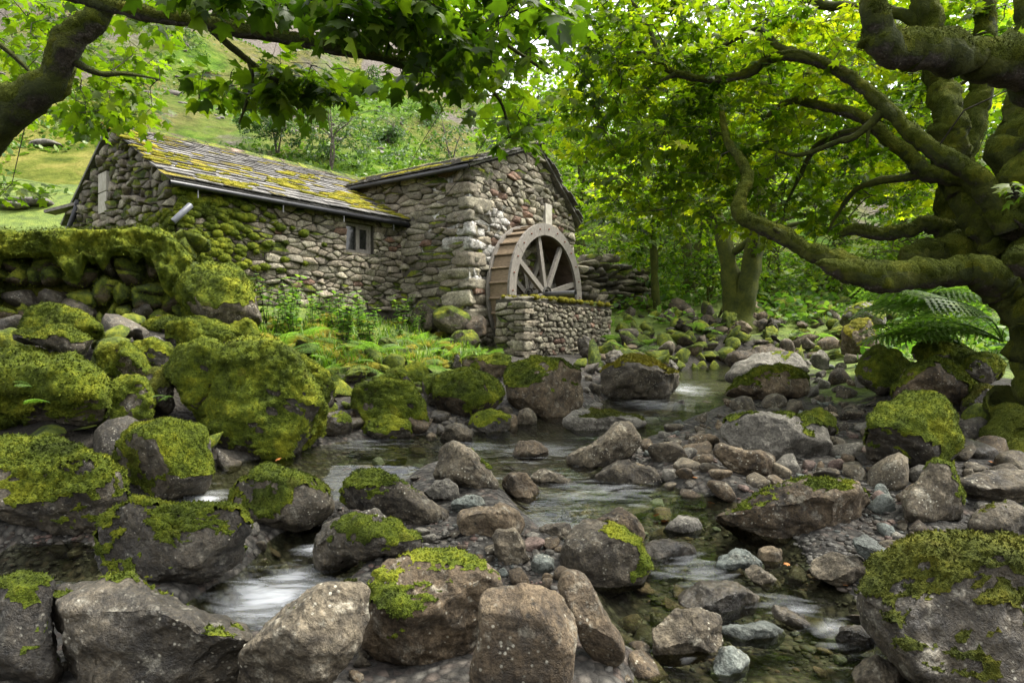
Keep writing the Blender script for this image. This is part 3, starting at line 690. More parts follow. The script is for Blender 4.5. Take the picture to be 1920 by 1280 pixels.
rock('angular mossy rock with a sharp top edge behind the moss topped boulder', [(700,718),(730,695),(752,686),(770,710),(785,735),(720,740)], .8, 'dark', (MO, -.1, .018), d=7.7)
rock('rounded mossy rock behind the angular mossy one', (745,680,806,738), .9, 'dark', (MO, -.3, .018), d=8.0)
rock('narrow mossy rock wedged left of the square mossy block', (788,700,832,762), .8, 'dark', (MO, .0, .016), d=7.3)
rock('square mossy block with an overhanging grey front across the pool', [(812,720),(822,692),(870,690),(930,705),(945,735),(930,765),(880,785),(820,775)], .85, 'brown', (MO, -.12, .024), base=786, facets=4)
rock('grey wet triangular rock dipping into the pool', [(820,832),(835,800),(860,788),(885,808),(888,835)], .8, 'grey', None, base=834)
rock('low rock with a bright green moss cap at the water edge', (880,768,962,818), .85, 'wet', (MO, .25, .014))
rock('pale flat stone beside the bright capped rock', (882,795,930,818), .8, 'pale', None, name='cobble', cat='stone')
rock('dark pebbly stone under the round overhanging boulder', (968,764,1008,802), .8, 'grey', None)
rock('round overhanging dark boulder with a mossy crown near the pit wall', [(942,720),(955,680),(1000,665),(1050,670),(1090,700),(1095,745),(1070,780),(1030,795),(980,775),(950,755)], .85, 'brown', (MO, .36, .022, (-.3, .2, .5)), base=785, facets=4)
rock('thin standing stone in the grass above the square mossy block', [(848,690),(850,668),(856,662),(864,668),(867,692)], .6, 'dark', (MO, .2, .008), d=8.6, name='standing_stone', cat='stone')
rock('mossy rock with a white patch left of the round overhanging boulder', (858,664,955,712), .9, 'brown', (MO, .05, .02), d=8.8)
rock('wide slanted boulder with a bright moss cap beside the waterfall', [(1120,735),(1135,695),(1175,672),(1235,668),(1265,685),(1290,720),(1285,745),(1220,755),(1140,752)], .8, 'grey', (MG, .62, .025, (.1, .8, .5)), base=752, facets=4, rough=1.3)
rock('flat slab with a dark mossy edge lying in the stream below the round boulder', [(1055,790),(1075,768),(1140,768),(1212,785),(1215,800),(1170,815),(1080,815)], .9, 'pale', (MD, .80, .008), base=814, facets=3)
rock('broad pale boulder with a smooth domed top above the waterfall', [(1358,715),(1375,680),(1430,658),(1490,665),(1520,690),(1500,715),(1430,725)], .85, 'pale', (MO, 1.0, .01), d=9.4, facets=4)
rock('dark boulder with a mossy ridge in front of the broad pale one', [(1352,745),(1385,715),(1430,695),(1480,690),(1515,710),(1520,745),(1440,752),(1380,752)], .85, 'brown', (MO, .42, .02), base=750, facets=4)
rock('big grey boulder with moss at both ends on the stony bar', [(1350,815),(1365,785),(1420,775),(1500,778),(1545,800),(1563,840),(1540,866),(1470,870),(1400,850)], .85, 'pale', (MO, .72, .02), base=866, facets=4)
rock('mossy lump leaning on the right end of the big grey boulder', (1490,768,1570,835), .8, 'dark', (MO, .05, .02), d=5.7)
rock('brown slab with a saddle shaped top in front of the big grey boulder', [(1335,850),(1345,830),(1400,845),(1435,842),(1455,860),(1450,890),(1400,895),(1360,875)], .75, 'brown', None, base=893, facets=4)
rock('large dark boulder thick with moss on the right bank under the tree', [(1622,830),(1640,765),(1690,735),(1745,740),(1785,780),(1800,840),(1780,885),(1700,888),(1635,870)], .85, 'dark', (MO, -.35, .026), base=884, facets=3)
rock('mossy boulder with a bare pinkish top behind the large dark one', [(1675,735),(1700,690),(1745,665),(1790,680),(1830,720),(1840,765),(1760,775),(1680,765)], .85, 'brown', (MO, .1, .022), d=6.2, facets=3)
rock('yellow green mossy boulder below the big bracken', [(1605,710),(1615,670),(1645,650),(1685,660),(1708,690),(1700,730),(1650,740)], .85, 'dark', (MO, -.35, .022), d=7.0, facets=3)
rock('flat mossy boulder under the bracken beside the tree foot', (1712,634,1835,692), .9, 'dark', (MO, -.35, .022), d=7.2)
rock('moss cushion boulder at the foot of the big tree', (1798,662,1885,722), .9, 'dark', (MO, -.35, .02), d=6.6)
rock('dark mossy stone in shade between the tree foot and the large dark boulder', (1800,720,1890,790), .9, 'dark', (MD, .1, .016), d=6.0)
rock('orange topped mossy rock beside the bracken', [(1572,660),(1580,620),(1605,597),(1640,600),(1650,640),(1630,668)], .85, 'brown', (MG, .30, .02), d=9.5)
rock('pale rock with a moss roof behind the orange topped one', [(1568,610),(1590,575),(1640,562),(1665,575),(1660,615),(1600,620)], .85, 'pale', (MO, .35, .02), d=11.5)
rock('upright angular stone behind the broad pale boulder', [(1515,690),(1522,665),(1540,655),(1557,670),(1555,695)], .7, 'pale', None, d=9.6)
rock('flat rock shelf at the head of the upper pool', [(1350,680),(1380,660),(1430,648),(1480,655),(1475,672),(1400,688)], .9, 'brown', None, d=11.2)
# ------------------------------------------------------------------ stone work
def unit_rock(seed, level=4, p=9, nplanes=13, rough=.05):
    r = np.random.default_rng(seed); U, T = ico(level)
    nr = r.normal(size=(nplanes, 3)); nr /= np.linalg.norm(nr, axis=1)[:, None]; h = r.uniform(.72, 1.05, nplanes)
    k = np.maximum(0, U @ nr.T / h)
    R = (np.sum(k ** p, axis=1) + 1e-6) ** (-1 / p)
    V = U * R[:, None]
    V = V * (1 + rough * fbm(V * 2.2 + seed, 4, seed))[:, None]
    V = V - (V.max(0) + V.min(0)) / 2
    V /= (V.max(0) - V.min(0)) / 2
    return V, T
TPL = [new_mesh('stone_shape', *unit_rock(900 + i, 3, [7, 9, 12, 16][i % 4])) for i in range(10)]
SMOOTH = [new_mesh('cobble_shape', *unit_rock(950 + i, 3, 4.5, 9, .07)) for i in range(8)]
def block_rock(seed, level=4):
    r = np.random.default_rng(seed); U, T = ico(level); p = 24
    nr = np.vstack([np.eye(3), -np.eye(3), r.normal(size=(5, 3))]); nr = nr / np.linalg.norm(nr, axis=1)[:, None]; nr[:6] += r.normal(size=(6, 3)) * .06; h = np.concatenate([np.full(6, 1.), r.uniform(1.25, 1.5, 5)])
    V = U * ((np.maximum(0, U @ nr.T / h) ** p).sum(1) ** (-1 / p))[:, None]; V = V * (1 + .07 * fbm(V * 1.8 + seed, 4, seed))[:, None]; V = V - (V.max(0) + V.min(0)) / 2
    return V / ((V.max(0) - V.min(0)) / 2), T
BLOCK = [new_mesh('block_shape', *block_rock(990 + i, 3)) for i in range(8)]
LUMPY = [new_mesh('cushion_shape', *unit_rock(970 + i, 4, 4.0, 10, .30)) for i in range(8)]
_mcache = {}
def tpl(kind, i, m):
    """a shared stone mesh with a material"""
    k = (kind, i, m)
    if k not in _mcache:
        c = {'t': TPL, 's': SMOOTH, 'l': LUMPY, 'b': BLOCK}[kind][i].copy(); c.materials.clear(); c.materials.append(M[m]); _mcache[k] = c
    return _mcache[k]
def clip_poly(P, n, h):
    """keep the side n.p <= h"""
    out = []; m = len(P)
    for i in range(m):
        a, b = P[i], P[(i + 1) % m]; da, db = a @ n - h, b @ n - h
        if da <= 0: out.append(a)
        if (da < 0 < db) or (db < 0 < da): out.append(a + (b - a) * (da / (da - db)))
    return out
def stone_face(parent, L, O, U, N, poly, cw, ch, seed, mats, proud=.05, gap=.012, holes=(), size_var=.68, weights=None, limit=300, skip=None, hide=None):
    """rubble stones, each an object, filling the convex outline poly (u, z) of a wall face"""
    r = np.random.default_rng(seed); O, U, N = (np.array(a, float) for a in (O, U, N)); Zv = np.array([0, 0, 1.])
    poly = [np.array(p, float) for p in poly]; k = cw / ch
    A = np.array(poly); u0, v0 = A.min(0); u1, v1 = A.max(0)
    def inside(p):
        for a, b in zip(poly, poly[1:] + poly[:1]):
            e = b - a
            if e[0] * (p[1] - a[1]) - e[1] * (p[0] - a[0]) < -1e-6: return False
        return True
    sites = []; v = v0 + ch * .5
    while v < v1 + ch * .4:
        u = u0 + r.uniform(0, cw); hh = ch * r.uniform(1 - size_var * .6, 1 + size_var * .6)
        while u < u1:
            w = cw * r.uniform(1 - size_var, 1 + size_var * 1.1)
            q = np.array([u + w / 2, v + r.uniform(-.42, .42) * ch])
            if inside(q) and not (hide is not None and hide(q)) and not any(a < q[0] < c and b < q[1] < d for a, b, c, d in holes): sites.append(q)
            u += w
        v += hh
    S = np.array(sites); Sk = S * np.array([1, k])
    n = 0
    for i in range(len(S)):
        d2 = ((Sk - Sk[i]) ** 2).sum(1); nb = np.argsort(d2)[1:18]
        P = [p * np.array([1, k]) for p in poly]
        for j in nb:
            e = Sk[j] - Sk[i]; mid = (Sk[j] + Sk[i]) / 2; P = clip_poly(P, e, e @ mid)
            if len(P) < 3: break
        if len(P) < 3: continue
        P = [p / np.array([1, k]) for p in P]
        for a, b, c, d in holes:
            s = S[i]
            ov = any(a < p[0] < c and b < p[1] < d for p in P) or (min(p[0] for p in P) < c and max(p[0] for p in P) > a and min(p[1] for p in P) < d and max(p[1] for p in P) > b)
            if ov:
                gaps = [(a - s[0], np.array([1., 0]), a), (s[0] - c, np.array([-1., 0]), -c), (b - s[1], np.array([0, 1.]), b), (s[1] - d, np.array([0, -1.]), -d)]
                g = max(gaps, key=lambda x: x[0]); P = clip_poly(P, g[1], g[2])
                if len(P) < 3: break
        if len(P) < 3: continue
        P = np.array(P); c = P.mean(0); ext = np.ptp(P, axis=0)
        if min(ext) < .03: continue
        # cut the corners, then shrink for the joint
        Q = []
        for a, b in zip(P, np.roll(P, -1, axis=0)):
            if np.linalg.norm(b - a) < .025: continue
            t = r.uniform(.04, .16); Q += [a + (b - a) * t, a + (b - a) * (1 - t)]
        if len(Q) < 5: continue
        Q = np.array(Q); c = Q.mean(0); m = len(Q)
        rad = np.linalg.norm(Q - c, axis=1); Q = c + (Q - c) * np.maximum(.4, 1 - gap * r.uniform(.6, 2.2) / rad)[:, None]
        pr = proud * r.uniform(.35, 1.25); tilt = r.normal(size=2) * .16
        def lift(q2, z): return O + U * q2[0] + Zv * q2[1] + N * z
        ring0 = [lift(q, -.05) for q in Q]
        ring1 = [lift(c + (q - c) * .985, pr * (.72 + r.uniform(-.2, .15)) + (q - c) @ tilt) for q in Q]
        ring2 = [lift(c + (q - c) * r.uniform(.80, .95), pr * (1 + r.uniform(-.16, .16)) + (q - c) @ tilt) for q in Q]
        top = lift(c + r.normal(size=2) * .02, pr * r.uniform(.85, 1.2))
        V = np.array(ring0 + ring1 + ring2 + [top]); cen = V.mean(0)
        Fs = []
        for a in range(m):
            b = (a + 1) % m
            Fs += [[a, b, m + b, m + a], [m + a, m + b, 2 * m + b, 2 * m + a], [2 * m + a, 2 * m + b, 3 * m]]
        if np.dot(np.cross(U, Zv), N) < 0: Fs = [f[::-1] for f in Fs]
        mm = mats[int(r.choice(len(mats), p=weights))] if skip is None else skip(c, r)
        o = link('stone', new_mesh('stone', V - cen, Fs, True), M[mm], parent, cen - L); n += 1
    return n
def prism(mb, O, U, N, poly, depth):
    """wall core: outline poly (u, z) on plane O,U extruded back by depth along -N"""
    O, U, N = (np.array(a, float) for a in (O, U, N)); m = len(poly)
    f = [O + U * a + np.array([0, 0, b]) for a, b in poly]; bk = [p - N * depth for p in f]
    Fs = [list(range(m)), list(range(2 * m - 1, m - 1, -1))] + [[i, m + i, m + (i + 1) % m, (i + 1) % m] for i in range(m)]
    mb.add(f + bk, Fs)
def slates(parent, L, E, U, S, N, urange, slope, seed, mats, w0=.30, e0=.19, e1=.11, thick=.018):
    """courses of slates from the eave line E upward along S; urange(s) gives the ends of a course"""
    r = np.random.default_rng(seed); E, U, S, N = (np.array(a, float) for a in (E, U, S, N)); s = 0; row = 0; n = 0
    while s < slope - .02:
        ex = e0 + (e1 - e0) * s / slope; a, b = urange(s); u = a - r.uniform(0, .12)
        while u < b:
            w = w0 * r.uniform(.55, 1.35) * (1 - .3 * s / slope); w = min(w, b - u + .05)
            x0, x1 = u + .004, u + w - .004
            ln = ex * 1.5; lift = .022 + r.uniform(0, .014); sag = r.uniform(-.02, .02, 2); tw = r.uniform(-.006, .006)
            p = [E + U * x0 + S * (s + sag[0]) + N * (lift + tw), E + U * x1 + S * (s + sag[1]) + N * (lift - tw), E + U * x1 + S * min(s + ln, slope + .03) + N * .004, E + U * x0 + S * min(s + ln, slope + .03) + N * .004]
            V = np.array(p + [q + N * thick for q in p]); c = V.mean(0)
            o = link('slate', new_mesh('slate', V - c, [[0, 3, 2, 1], [4, 5, 6, 7], [0, 1, 5, 4], [1, 2, 6, 5], [2, 3, 7, 6], [3, 0, 4, 7]], False), M[mats[int(r.integers(len(mats)))]], parent, c - L)
            u += w; n += 1
        s += ex; row += 1
    return n
def blobs(name, pts, normals, sizes, mname, parent, L, seed, flat=.45, level=2, tuft=70):
    """cushions of moss as one part: pts, normals (n,3), sizes (n,3) along u, v, and height"""
    r = np.random.default_rng(seed); U0, T0 = ico(level); tb = TB()
    for p, nrm, s in zip(pts, normals, sizes):
        nrm = nrm / np.linalg.norm(nrm); a = np.cross([0, 0, 1.], nrm); a = a / (np.linalg.norm(a) + 1e-9) if np.linalg.norm(a) > .05 else np.array([1., 0, 0])
        b = np.cross(nrm, a)
        R = 1 + .28 * fbm(U0 * 1.8 + r.uniform(0, 99), 3, 1)
        V = p + (U0[:, :1] * R[:, None] * s[0]) * a + (U0[:, 1:2] * R[:, None] * s[1]) * b + (U0[:, 2:] * R[:, None] * s[2]) * nrm
        tb.addtri(V - L, T0)
        k_ = tuft; ii = r.integers(0, len(V), k_); q = (V - p)[ii]; q = q / (np.linalg.norm(q, axis=1)[:, None] + 1e-9); dv = q + nrm * .5 + r.normal(size=(k_, 3)) * .5; dv /= np.linalg.norm(dv, axis=1)[:, None]; sd = np.cross(dv, r.normal(size=(k_, 3))); sd /= np.linalg.norm(sd, axis=1)[:, None] + 1e-9; h = r.uniform(.010, .026, k_)[:, None]; b0 = V[ii] + r.normal(size=(k_, 3)) * .007
        tb.addtri(np.stack([b0 - sd * h * .35, b0 + sd * h * .35, b0 + dv * h], 1).reshape(-1, 3) - L, np.arange(k_ * 3).reshape(-1, 3))
    o = tb.build(name, M[mname], parent); o['kind'] = 'stuff'; return o

M['mortar'] = m_plain('earth_mortar', (.022, .019, .014), (.07, .062, .048), 14, .95, .8)
def m_lime():
    m, n, l, b, o = mat('lime_mortar'); p = pos(n)
    a = n.new('ShaderNodeVectorMath'); a.operation = 'DISTANCE'; l.new(p, a.inputs[0]); a.inputs[1].default_value = (-.7, 12.1, 3.3)
    k = math_(n, l, 'SUBTRACT', math_(n, l, 'ADD', nz(n, l, p, 2.2, 5, .65), .38), math_(n, l, 'MULTIPLY', a.outputs['Value'], .26))
    c = mixc(n, l, ramp(n, l, k, [(.5, 0.), (.6, 1.)]), ramp(n, l, nz(n, l, p, 14, 5), [(.3, (.035, .03, .024)), (.7, (.10, .09, .072))]), ramp(n, l, nz(n, l, p, 20, 4), [(.3, (.34, .33, .30)), (.7, (.58, .57, .54))]))
    l.new(c, b.inputs['Base Color']); b.inputs['Roughness'].default_value = .95
    l.new(bump(n, l, nz(n, l, p, 30, 5), .8, .02), b.inputs['Normal']); return m
M['lime'] = m_lime()
M['w_grey'] = m_rock('wall_stone_grey', [(.3, (0.0604, 0.0525, 0.0360)), (.45, (0.1662, 0.1485, 0.1042)), (.56, (0.2618, 0.2376, 0.1708)), (.70, (0.4028, 0.3712, 0.2741))], .5, scale=3.5, var=.42, dark=.5)
M['w_lime'] = m_rock('limewashed_stone', [(.34, (.10, .09, .075)), (.45, (.22, .205, .18)), (.53, (.42, .405, .37)), (.65, (.62, .61, .58))], .3, scale=3.5, var=.2, dark=.4)
M['w_brown'] = m_rock('wall_stone_brown', [(.34, (0.0549, 0.0451, 0.0312)), (.45, (0.1446, 0.1215, 0.0865)), (.56, (0.2245, 0.1931, 0.1398)), (.70, (0.3292, 0.2891, 0.2162))], .4, scale=3.5, var=.42, dark=.45)
M['w_red'] = m_rock('wall_stone_rust', [(.3, (.06, .032, .022)), (.5, (.15, .085, .055)), (.72, (.22, .145, .10))], .35, scale=3.5)
WBR = [(.34, (.05, .042, .032)), (.45, (.135, .115, .088)), (.56, (.21, .18, .14)), (.70, (.30, .265, .21))]
M['w_moss'] = m_rock('wall_stone_mossy', WBR, .3, moss=.36, scale=3.5)
M['w_mossy'] = m_rock('wall_stone_moss_covered', WBR, .2, moss=.52, scale=3.5)
M['slate'] = m_rock('roof_slate', [(.34, (.03, .028, .025)), (.45, (.08, .075, .069)), (.56, (.13, .124, .114)), (.7, (.21, .20, .185))], .4, scale=4, var=.4, bumpk=.4, dark=.4)
M['slate_moss'] = m_rock('roof_slate_mossy', [(.3, (.05, .045, .04)), (.5, (.12, .11, .10)), (.75, (.24, .225, .20))], .5, moss=.16, scale=4, moss_stops=[(.28, (.05, .045, .004)), (.45, (.14, .12, .008)), (.6, (.26, .20, .012)), (.77, (.36, .27, .02))])
M['oldwood'] = m_plain('weathered_wood', (.095, .084, .070), (.22, .20, .175), 5, .8, .35, stretch=(3, 14, 3))
M['brownwood'] = m_plain('brown_bucket_wood', (.10, .075, .045), (.24, .175, .11), 5, .75, .35, stretch=(3, 3, 12))
M['darkwood'] = m_plain('dark_drum_wood', (.04, .028, .02), (.10, .07, .05), 6, .8, .4)
M['iron'] = m_plain('grey_iron', (.10, .10, .10), (.19, .19, .19), 20, .5, .2, .6)
M['rust'] = m_plain('rusty_iron', (.08, .02, .01), (.20, .06, .03), 30, .8, .3)
M['black'] = m_plain('black_plastic', (.012, .012, .014), (.025, .026, .03), 10, .4, .1)
M['greypipe'] = m_plain('grey_pipe', (.06, .065, .075), (.11, .115, .13), 10, .4, .1)
M['render'] = m_plain('pale_plaster', (.24, .22, .18), (.40, .375, .32), 9, .9, .5)
M['ridge'] = m_rock('ridge_stone', [(.3, (.10, .06, .04)), (.5, (.19, .125, .085)), (.72, (.29, .22, .17))], .5, moss=.16, scale=4)
def m_glass():
    m, n, l, b, o = mat('window_glass'); b.inputs['Base Color'].default_value = (.012, .013, .012, 1); b.inputs['Roughness'].default_value = .08
    b.inputs['Specular IOR Level'].default_value = .6; l.new(bump(n, l, nz(n, l, pos(n), 6, 2), .06, .02), b.inputs['Normal']); return m
M['glass'] = m_glass()

Z1 = np.array([0, 0, 1.])
def v3(a, z): return np.array([a[0], a[1], z])
# ------------------------------------------------------------------ mill house
gA = np.array([.56, .83]) / np.hypot(.56, .83); mA = np.array([-.83, .56]); nA = np.array([.83, -.56])      # gable direction, long axis, gable normal
A = np.array([-.8, 12.]); W = 4.06; GW = 2.25; ZE, ZR, ZE2 = 4.6, 5.5, 4.22; BASE = .7
Lm = np.array([-.8, 12., 1.1])
mill = empty('mill_house', Lm, 'stone mill house with a pitched slate roof and the waterwheel on its gable', 'house')
g3, m3, n3 = np.append(gA, 0), np.append(mA, 0), np.append(nA, 0)
gab = [(0, BASE), (W, BASE), (W, ZE2), (GW, ZR), (0, ZE)]
mb = MB(); prism(mb, v3(A, 0), g3, n3, [(a, b) for a, b in gab], .5); o = mg = mb.build('gable_wall', M['lime'], mill, origin=None); o.data.transform(Matrix.Translation(-Vector(Lm)))
lw = [(-6.2, BASE), (0, BASE), (0, ZE), (-6.2, ZE)]
nL = np.array([-.56, -.83, 0.]) 
mb = MB(); prism(mb, v3(A, 0) - n3 * .002, -m3, nL, [(a, b) for a, b in lw], .5); o = ms = mb.build('side_wall', M['lime'], mill); o.data.transform(Matrix.Translation(-Vector(Lm)))
mb = MB(); mb.box(v3(A + gA * W, BASE) - g3 * .4 - n3 * .002, g3 * .4, m3 * 6, Z1 * (ZE2 - BASE)); o = mb.build('back_wall', M['mortar'], mill); o.data.transform(Matrix.Translation(-Vector(Lm)))
mats = ['w_grey', 'w_brown', 'w_red', 'w_moss']
n1 = stone_face(mg, Lm, v3(A, 0), g3, n3, [(.08, BASE + .25), (W - .02, BASE + .3), (W - .02, ZE2 - .04), (GW, ZR - .05), (.08, ZE + .0)], .30, .13, 11, mats, .06, .005, hide=lambda q: q[0] > 1.0 and q[1] < 2.1, skip=lambda c, r: 'w_lime' if c[0] < 1.15 and 2.3 < c[1] < 4.1 and r.random() < .5 else mats[int(r.choice(4, p=[.5, .36, .04, .10]))], holes=[(2.62, 3.85, 2.98, 4.38)], weights=[.56, .32, .03, .09])
n2 = stone_face(ms, Lm, v3(A, 0), -m3, nL, [(-3.4, 1.6), (-.08, BASE + .3), (-.08, ZE - .04), (-3.4, ZE - .04)], .36, .125, 12, mats, .065, .005, hide=lambda q: q[0] < -1.95 and q[1] < 3.6, weights=[.46, .34, .02, .18])
# quoins up the near corner, alternately long on either face
r = np.random.default_rng(5); z = .95; k = 0
while z < ZE - .1:
    h = r.uniform(.17, .34); a, b = (r.uniform(.55, .8), r.uniform(.32, .42)) if k % 2 else (r.uniform(.32, .42), r.uniform(.55, .85))
    c = v3(A, z + h / 2) + g3 * (a / 2 - .085) + m3 * (b / 2 - .085)
    o = link('corner_stone', tpl('b', int(r.integers(8)), ['w_grey', 'w_brown', 'w_lime' if 2.9 < z < 3.5 else 'w_grey', 'w_moss'][int(r.integers(4))]), None, mill, c - Lm)
    o.scale = (a / 2, b / 2, h / 2 * 1.0); o.rotation_euler = (r.normal() * .03, r.normal() * .03, math.atan2(gA[1], gA[0]) + r.normal() * .03)
    z += h * .98; k += 1
for (bx0, by0, bx1, by1, dd) in [(812, 572, 885, 628, 11.75), (868, 590, 915, 640, 11.8), (842, 618, 905, 662, 11.5), (770, 560, 830, 625, 12.2)]:
    _seed[0] += 1
    V, T, C, size = rock_mesh(blob_outline(bx0, by0, bx1, by1, np.random.default_rng(_seed[0])), dd, .8, _seed[0], 4)
    link('footing_boulder', new_mesh('footing_boulder', V - C, T), M['brown' if bx0 > 845 else 'some_moss'], mill, C - Lm)
mb = MB(); mb.box(v3(A, 3.87) + g3 * 2.66 + n3 * .0, g3 * .28, n3 * .07, Z1 * .49); o = mb.build('pale_lintel_block', M['render'], mill); o.data.transform(Matrix.Translation(-Vector(Lm)))
o['label'] = 'pale rendered block set in the gable'
# roof slabs and slates
def slab(mb, a, b, c, d, N, t):
    a, b, c, d = (np.array(q, float) for q in (a, b, c, d)); N = np.array(N, float)
    V = [a, b, c, d, a - N * t, b - N * t, c - N * t, d - N * t]
    mb.add(V, [[0, 1, 2, 3], [7, 6, 5, 4], [0, 4, 5, 1], [1, 5, 6, 2], [2, 6, 7, 3], [3, 7, 4, 0]])
RL = 6.9
sl = np.append(gA * GW, ZR - ZE); slen = np.linalg.norm(sl); S1 = sl / slen; N1 = np.cross(S1, -m3); N1 = N1 if N1[2] > 0 else -N1; N1 /= np.linalg.norm(N1)
E1 = v3(A, ZE) - S1 * .22 + n3 * .14 + N1 * .05
mb = MB(); slab(mb, E1, E1 + m3 * RL, E1 + m3 * RL + S1 * (slen + .22), E1 + S1 * (slen + .22), N1, .05)
s2 = np.append(gA * (W - GW), ZE2 - ZR); s2n = np.linalg.norm(s2); S2 = s2 / s2n; N2 = np.cross(-m3, S2); N2 = N2 if N2[2] > 0 else -N2; N2 /= np.linalg.norm(N2)
R1 = v3(A + gA * GW, ZR) + n3 * .14 + N2 * .05
slab(mb, R1, R1 + m3 * RL, R1 + m3 * RL + S2 * (s2n + .28), R1 + S2 * (s2n + .28), N2, .05)
roofm = mb.build('roof', M['slate'], mill); roofm.data.transform(Matrix.Translation(-Vector(Lm)))
ns1 = slates(roofm, Lm, E1, m3, S1, N1, lambda s: (-.02, RL - .9), slen + .22, 31, ['slate', 'slate', 'slate', 'slate_moss'], .42, .21, .14)
ns2 = slates(roofm, Lm, R1 + S2 * (s2n + .28), m3, -S2, N2, lambda s: (-.02, .35), s2n + .28, 32, ['slate'], .33, .21, .14)
r = np.random.default_rng(8); u = 0
def ridge_piece(parent, L, c, ax, sd, w, drop, r):
    ax, sd = np.array(ax), np.array(sd); h = r.uniform(-.008, .008); V = []
    for t in (-w / 2, w / 2):
        for dy, dz in ((-.19, -drop * .19), (0, .035 + h), (.19, -drop * .19), (.19, -drop * .19 - .035), (0, -.01), (-.19, -drop * .19 - .035)): V.append(ax * t + sd * (dy + r.normal() * .006) + Z1 * (dz + r.normal() * .005))
    Fs = [[i, (i + 1) % 6, 6 + (i + 1) % 6, 6 + i] for i in range(6)] + [[5, 4, 3, 2, 1, 0], [6, 7, 8, 9, 10, 11]]
    return link('ridge_tile', new_mesh('ridge_tile', V, Fs, False), M['ridge'], parent, c - L)
RP = v3(A + gA * GW, ZR + .09) + n3 * .16
while u < RL - .3:
    w = r.uniform(.36, .5); ridge_piece(roofm, Lm, RP + m3 * (u + w / 2), m3, g3, w - .012, .5, r); u += w
def roof_moss(parent, L, E, U, S, N, ur, sr, n, seed, thr, bias, mname, big=1.):
    r = np.random.default_rng(seed); P = []; Sz = []; Nn = []
    while len(P) < n:
        u = r.uniform(*ur); s = r.uniform(*sr)
        if fbm(np.array([[u * .9, s * 2.2, seed]]), 3, seed)[0] + bias(u, s) < thr + r.uniform(-.1, .1): continue
        P.append(E + U * u + S * s + N * .045); Nn.append(N); k = r.uniform(.5, 1.3) * big
        Sz.append((.085 * k * r.uniform(.8, 2.2), .038 * k, .024 * k))
    return blobs('moss', P, Nn, Sz, mname, parent, L, seed, level=2, tuft=24)
def roof_frame_fix(): pass
M['roof_moss'] = m_moss('roof_moss_gold', [(.33, (.04, .042, .004)), (.43, (.11, .11, .008)), (.53, (.21, .185, .013)), (.65, (.32, .25, .02))])
roof_moss(roofm, Lm, E1, m3, S1, N1, (.1, RL - 1.5), (.02, slen), 80, 51, .4, lambda u, s: .35 - .35 * s, 'roof_moss', 1.1)
tb = TB(); g0 = E1 - N1 * .06 + S1 * .02 - g3 * .03
tb.add(*tube([g0 + n3 * .02, g0 + m3 * 3.1], [.042, .042], 8)); o = tb.build('gutter', M['black'], mill); o.data.transform(Matrix.Translation(-Vector(Lm)))

# ------------------------------------------------------------------ cottage wing
C0 = np.array([-5.06, 9.64]); cU = np.array([.65, .76]); cU /= np.linalg.norm(cU); kU = np.array([-cU[1], cU[0]])
CW, ZCE, ZCR = 5.1, 3.75, 5.07; CL = 4.42
Lc = np.array([C0[0], C0[1], 1.5]); c3, k3 = np.append(cU, 0), np.append(kU, 0)
cot = empty('cottage_wing', Lc, 'low stone cottage wing with a mossy slate roof and a small window', 'house')
def fin(mb, name, m, par, L): o = mb.build(name, M[m], par); o.data.transform(Matrix.Translation(-Vector(L))); return o
mb = MB(); prism(mb, v3(C0, 0), c3, -k3, [(0, 1.2), (CL + .1, 1.2), (CL + .1, ZCE), (0, ZCE)], .5); 
# window recess: front wall core is built round the opening
mb = MB(); wa, wb, wz0, wz1 = 3.02, 3.64, 2.98, 3.54
for (a, b, z0, z1) in [(0, wa, 1.2, ZCE), (wb, CL + .1, 1.2, ZCE), (wa, wb, 1.2, wz0), (wa, wb, wz1, ZCE)]:
    mb.box(v3(C0, z0) + c3 * a, c3 * (b - a), k3 * .5, Z1 * (z1 - z0))
front = fin(mb, 'front_wall', 'mortar', cot, Lc)
mb = MB(); prism(mb, v3(C0, 0) + c3 * .003, k3, -c3, [(0, 1.2), (CW, 1.2), (CW, ZCE), (CW / 2, ZCR), (0, ZCE)], .5); gw = fin(mb, 'gable_wall', 'mortar', cot, Lc)
mb = MB(); mb.box(v3(C0 + kU * CW, 1.2) - k3 * .4 + c3 * .1, c3 * 5, k3 * .4, Z1 * (ZCE - 1.2)); fin(mb, 'back_wall', 'mortar', cot, Lc)
def cot_mat(c, r):
    # moss gathers at the near end and along the foot of the wall
    k = r.random()
    mo = np.interp(c[0], [.0, .9, 1.9], [.8, .5, .12]) + np.interp(c[1], [1.9, 2.4], [.4, .0])
    if k < mo: return 'w_moss' if r.random() < .5 else 'w_mossy'
    return ['w_grey', 'w_grey', 'w_brown', 'w_grey', 'w_brown', 'w_red'][int(r.integers(6)) if r.random() < .3 else int(r.integers(5))]
n3_ = stone_face(front, Lc, v3(C0, 0), c3, -k3, [(0, 1.9), (CL - .03, 1.9), (CL - .03, ZCE - .12), (0, ZCE - .12)], .235, .105, 21, mats, .05, .005, holes=[(wa - .01, wz0 - .05, wb + .01, wz1 + .06)], skip=cot_mat)
n4_ = stone_face(gw, Lc, v3(C0, 0), k3, -c3, [(0, 2.45), (CW, 2.9), (CW, ZCE - .03), (CW / 2, ZCR - .06), (0, ZCE - .03)], .32, .14, 22, ['w_grey', 'w_brown', 'w_moss', 'w_mossy'], .09, .014, holes=[(2.78, 3.6, 3.24, 4.38)], weights=[.3, .25, .3, .15])
print('stones mill', n1, n2, 'slates', ns1, ns2, 'cottage', n3_, n4_)
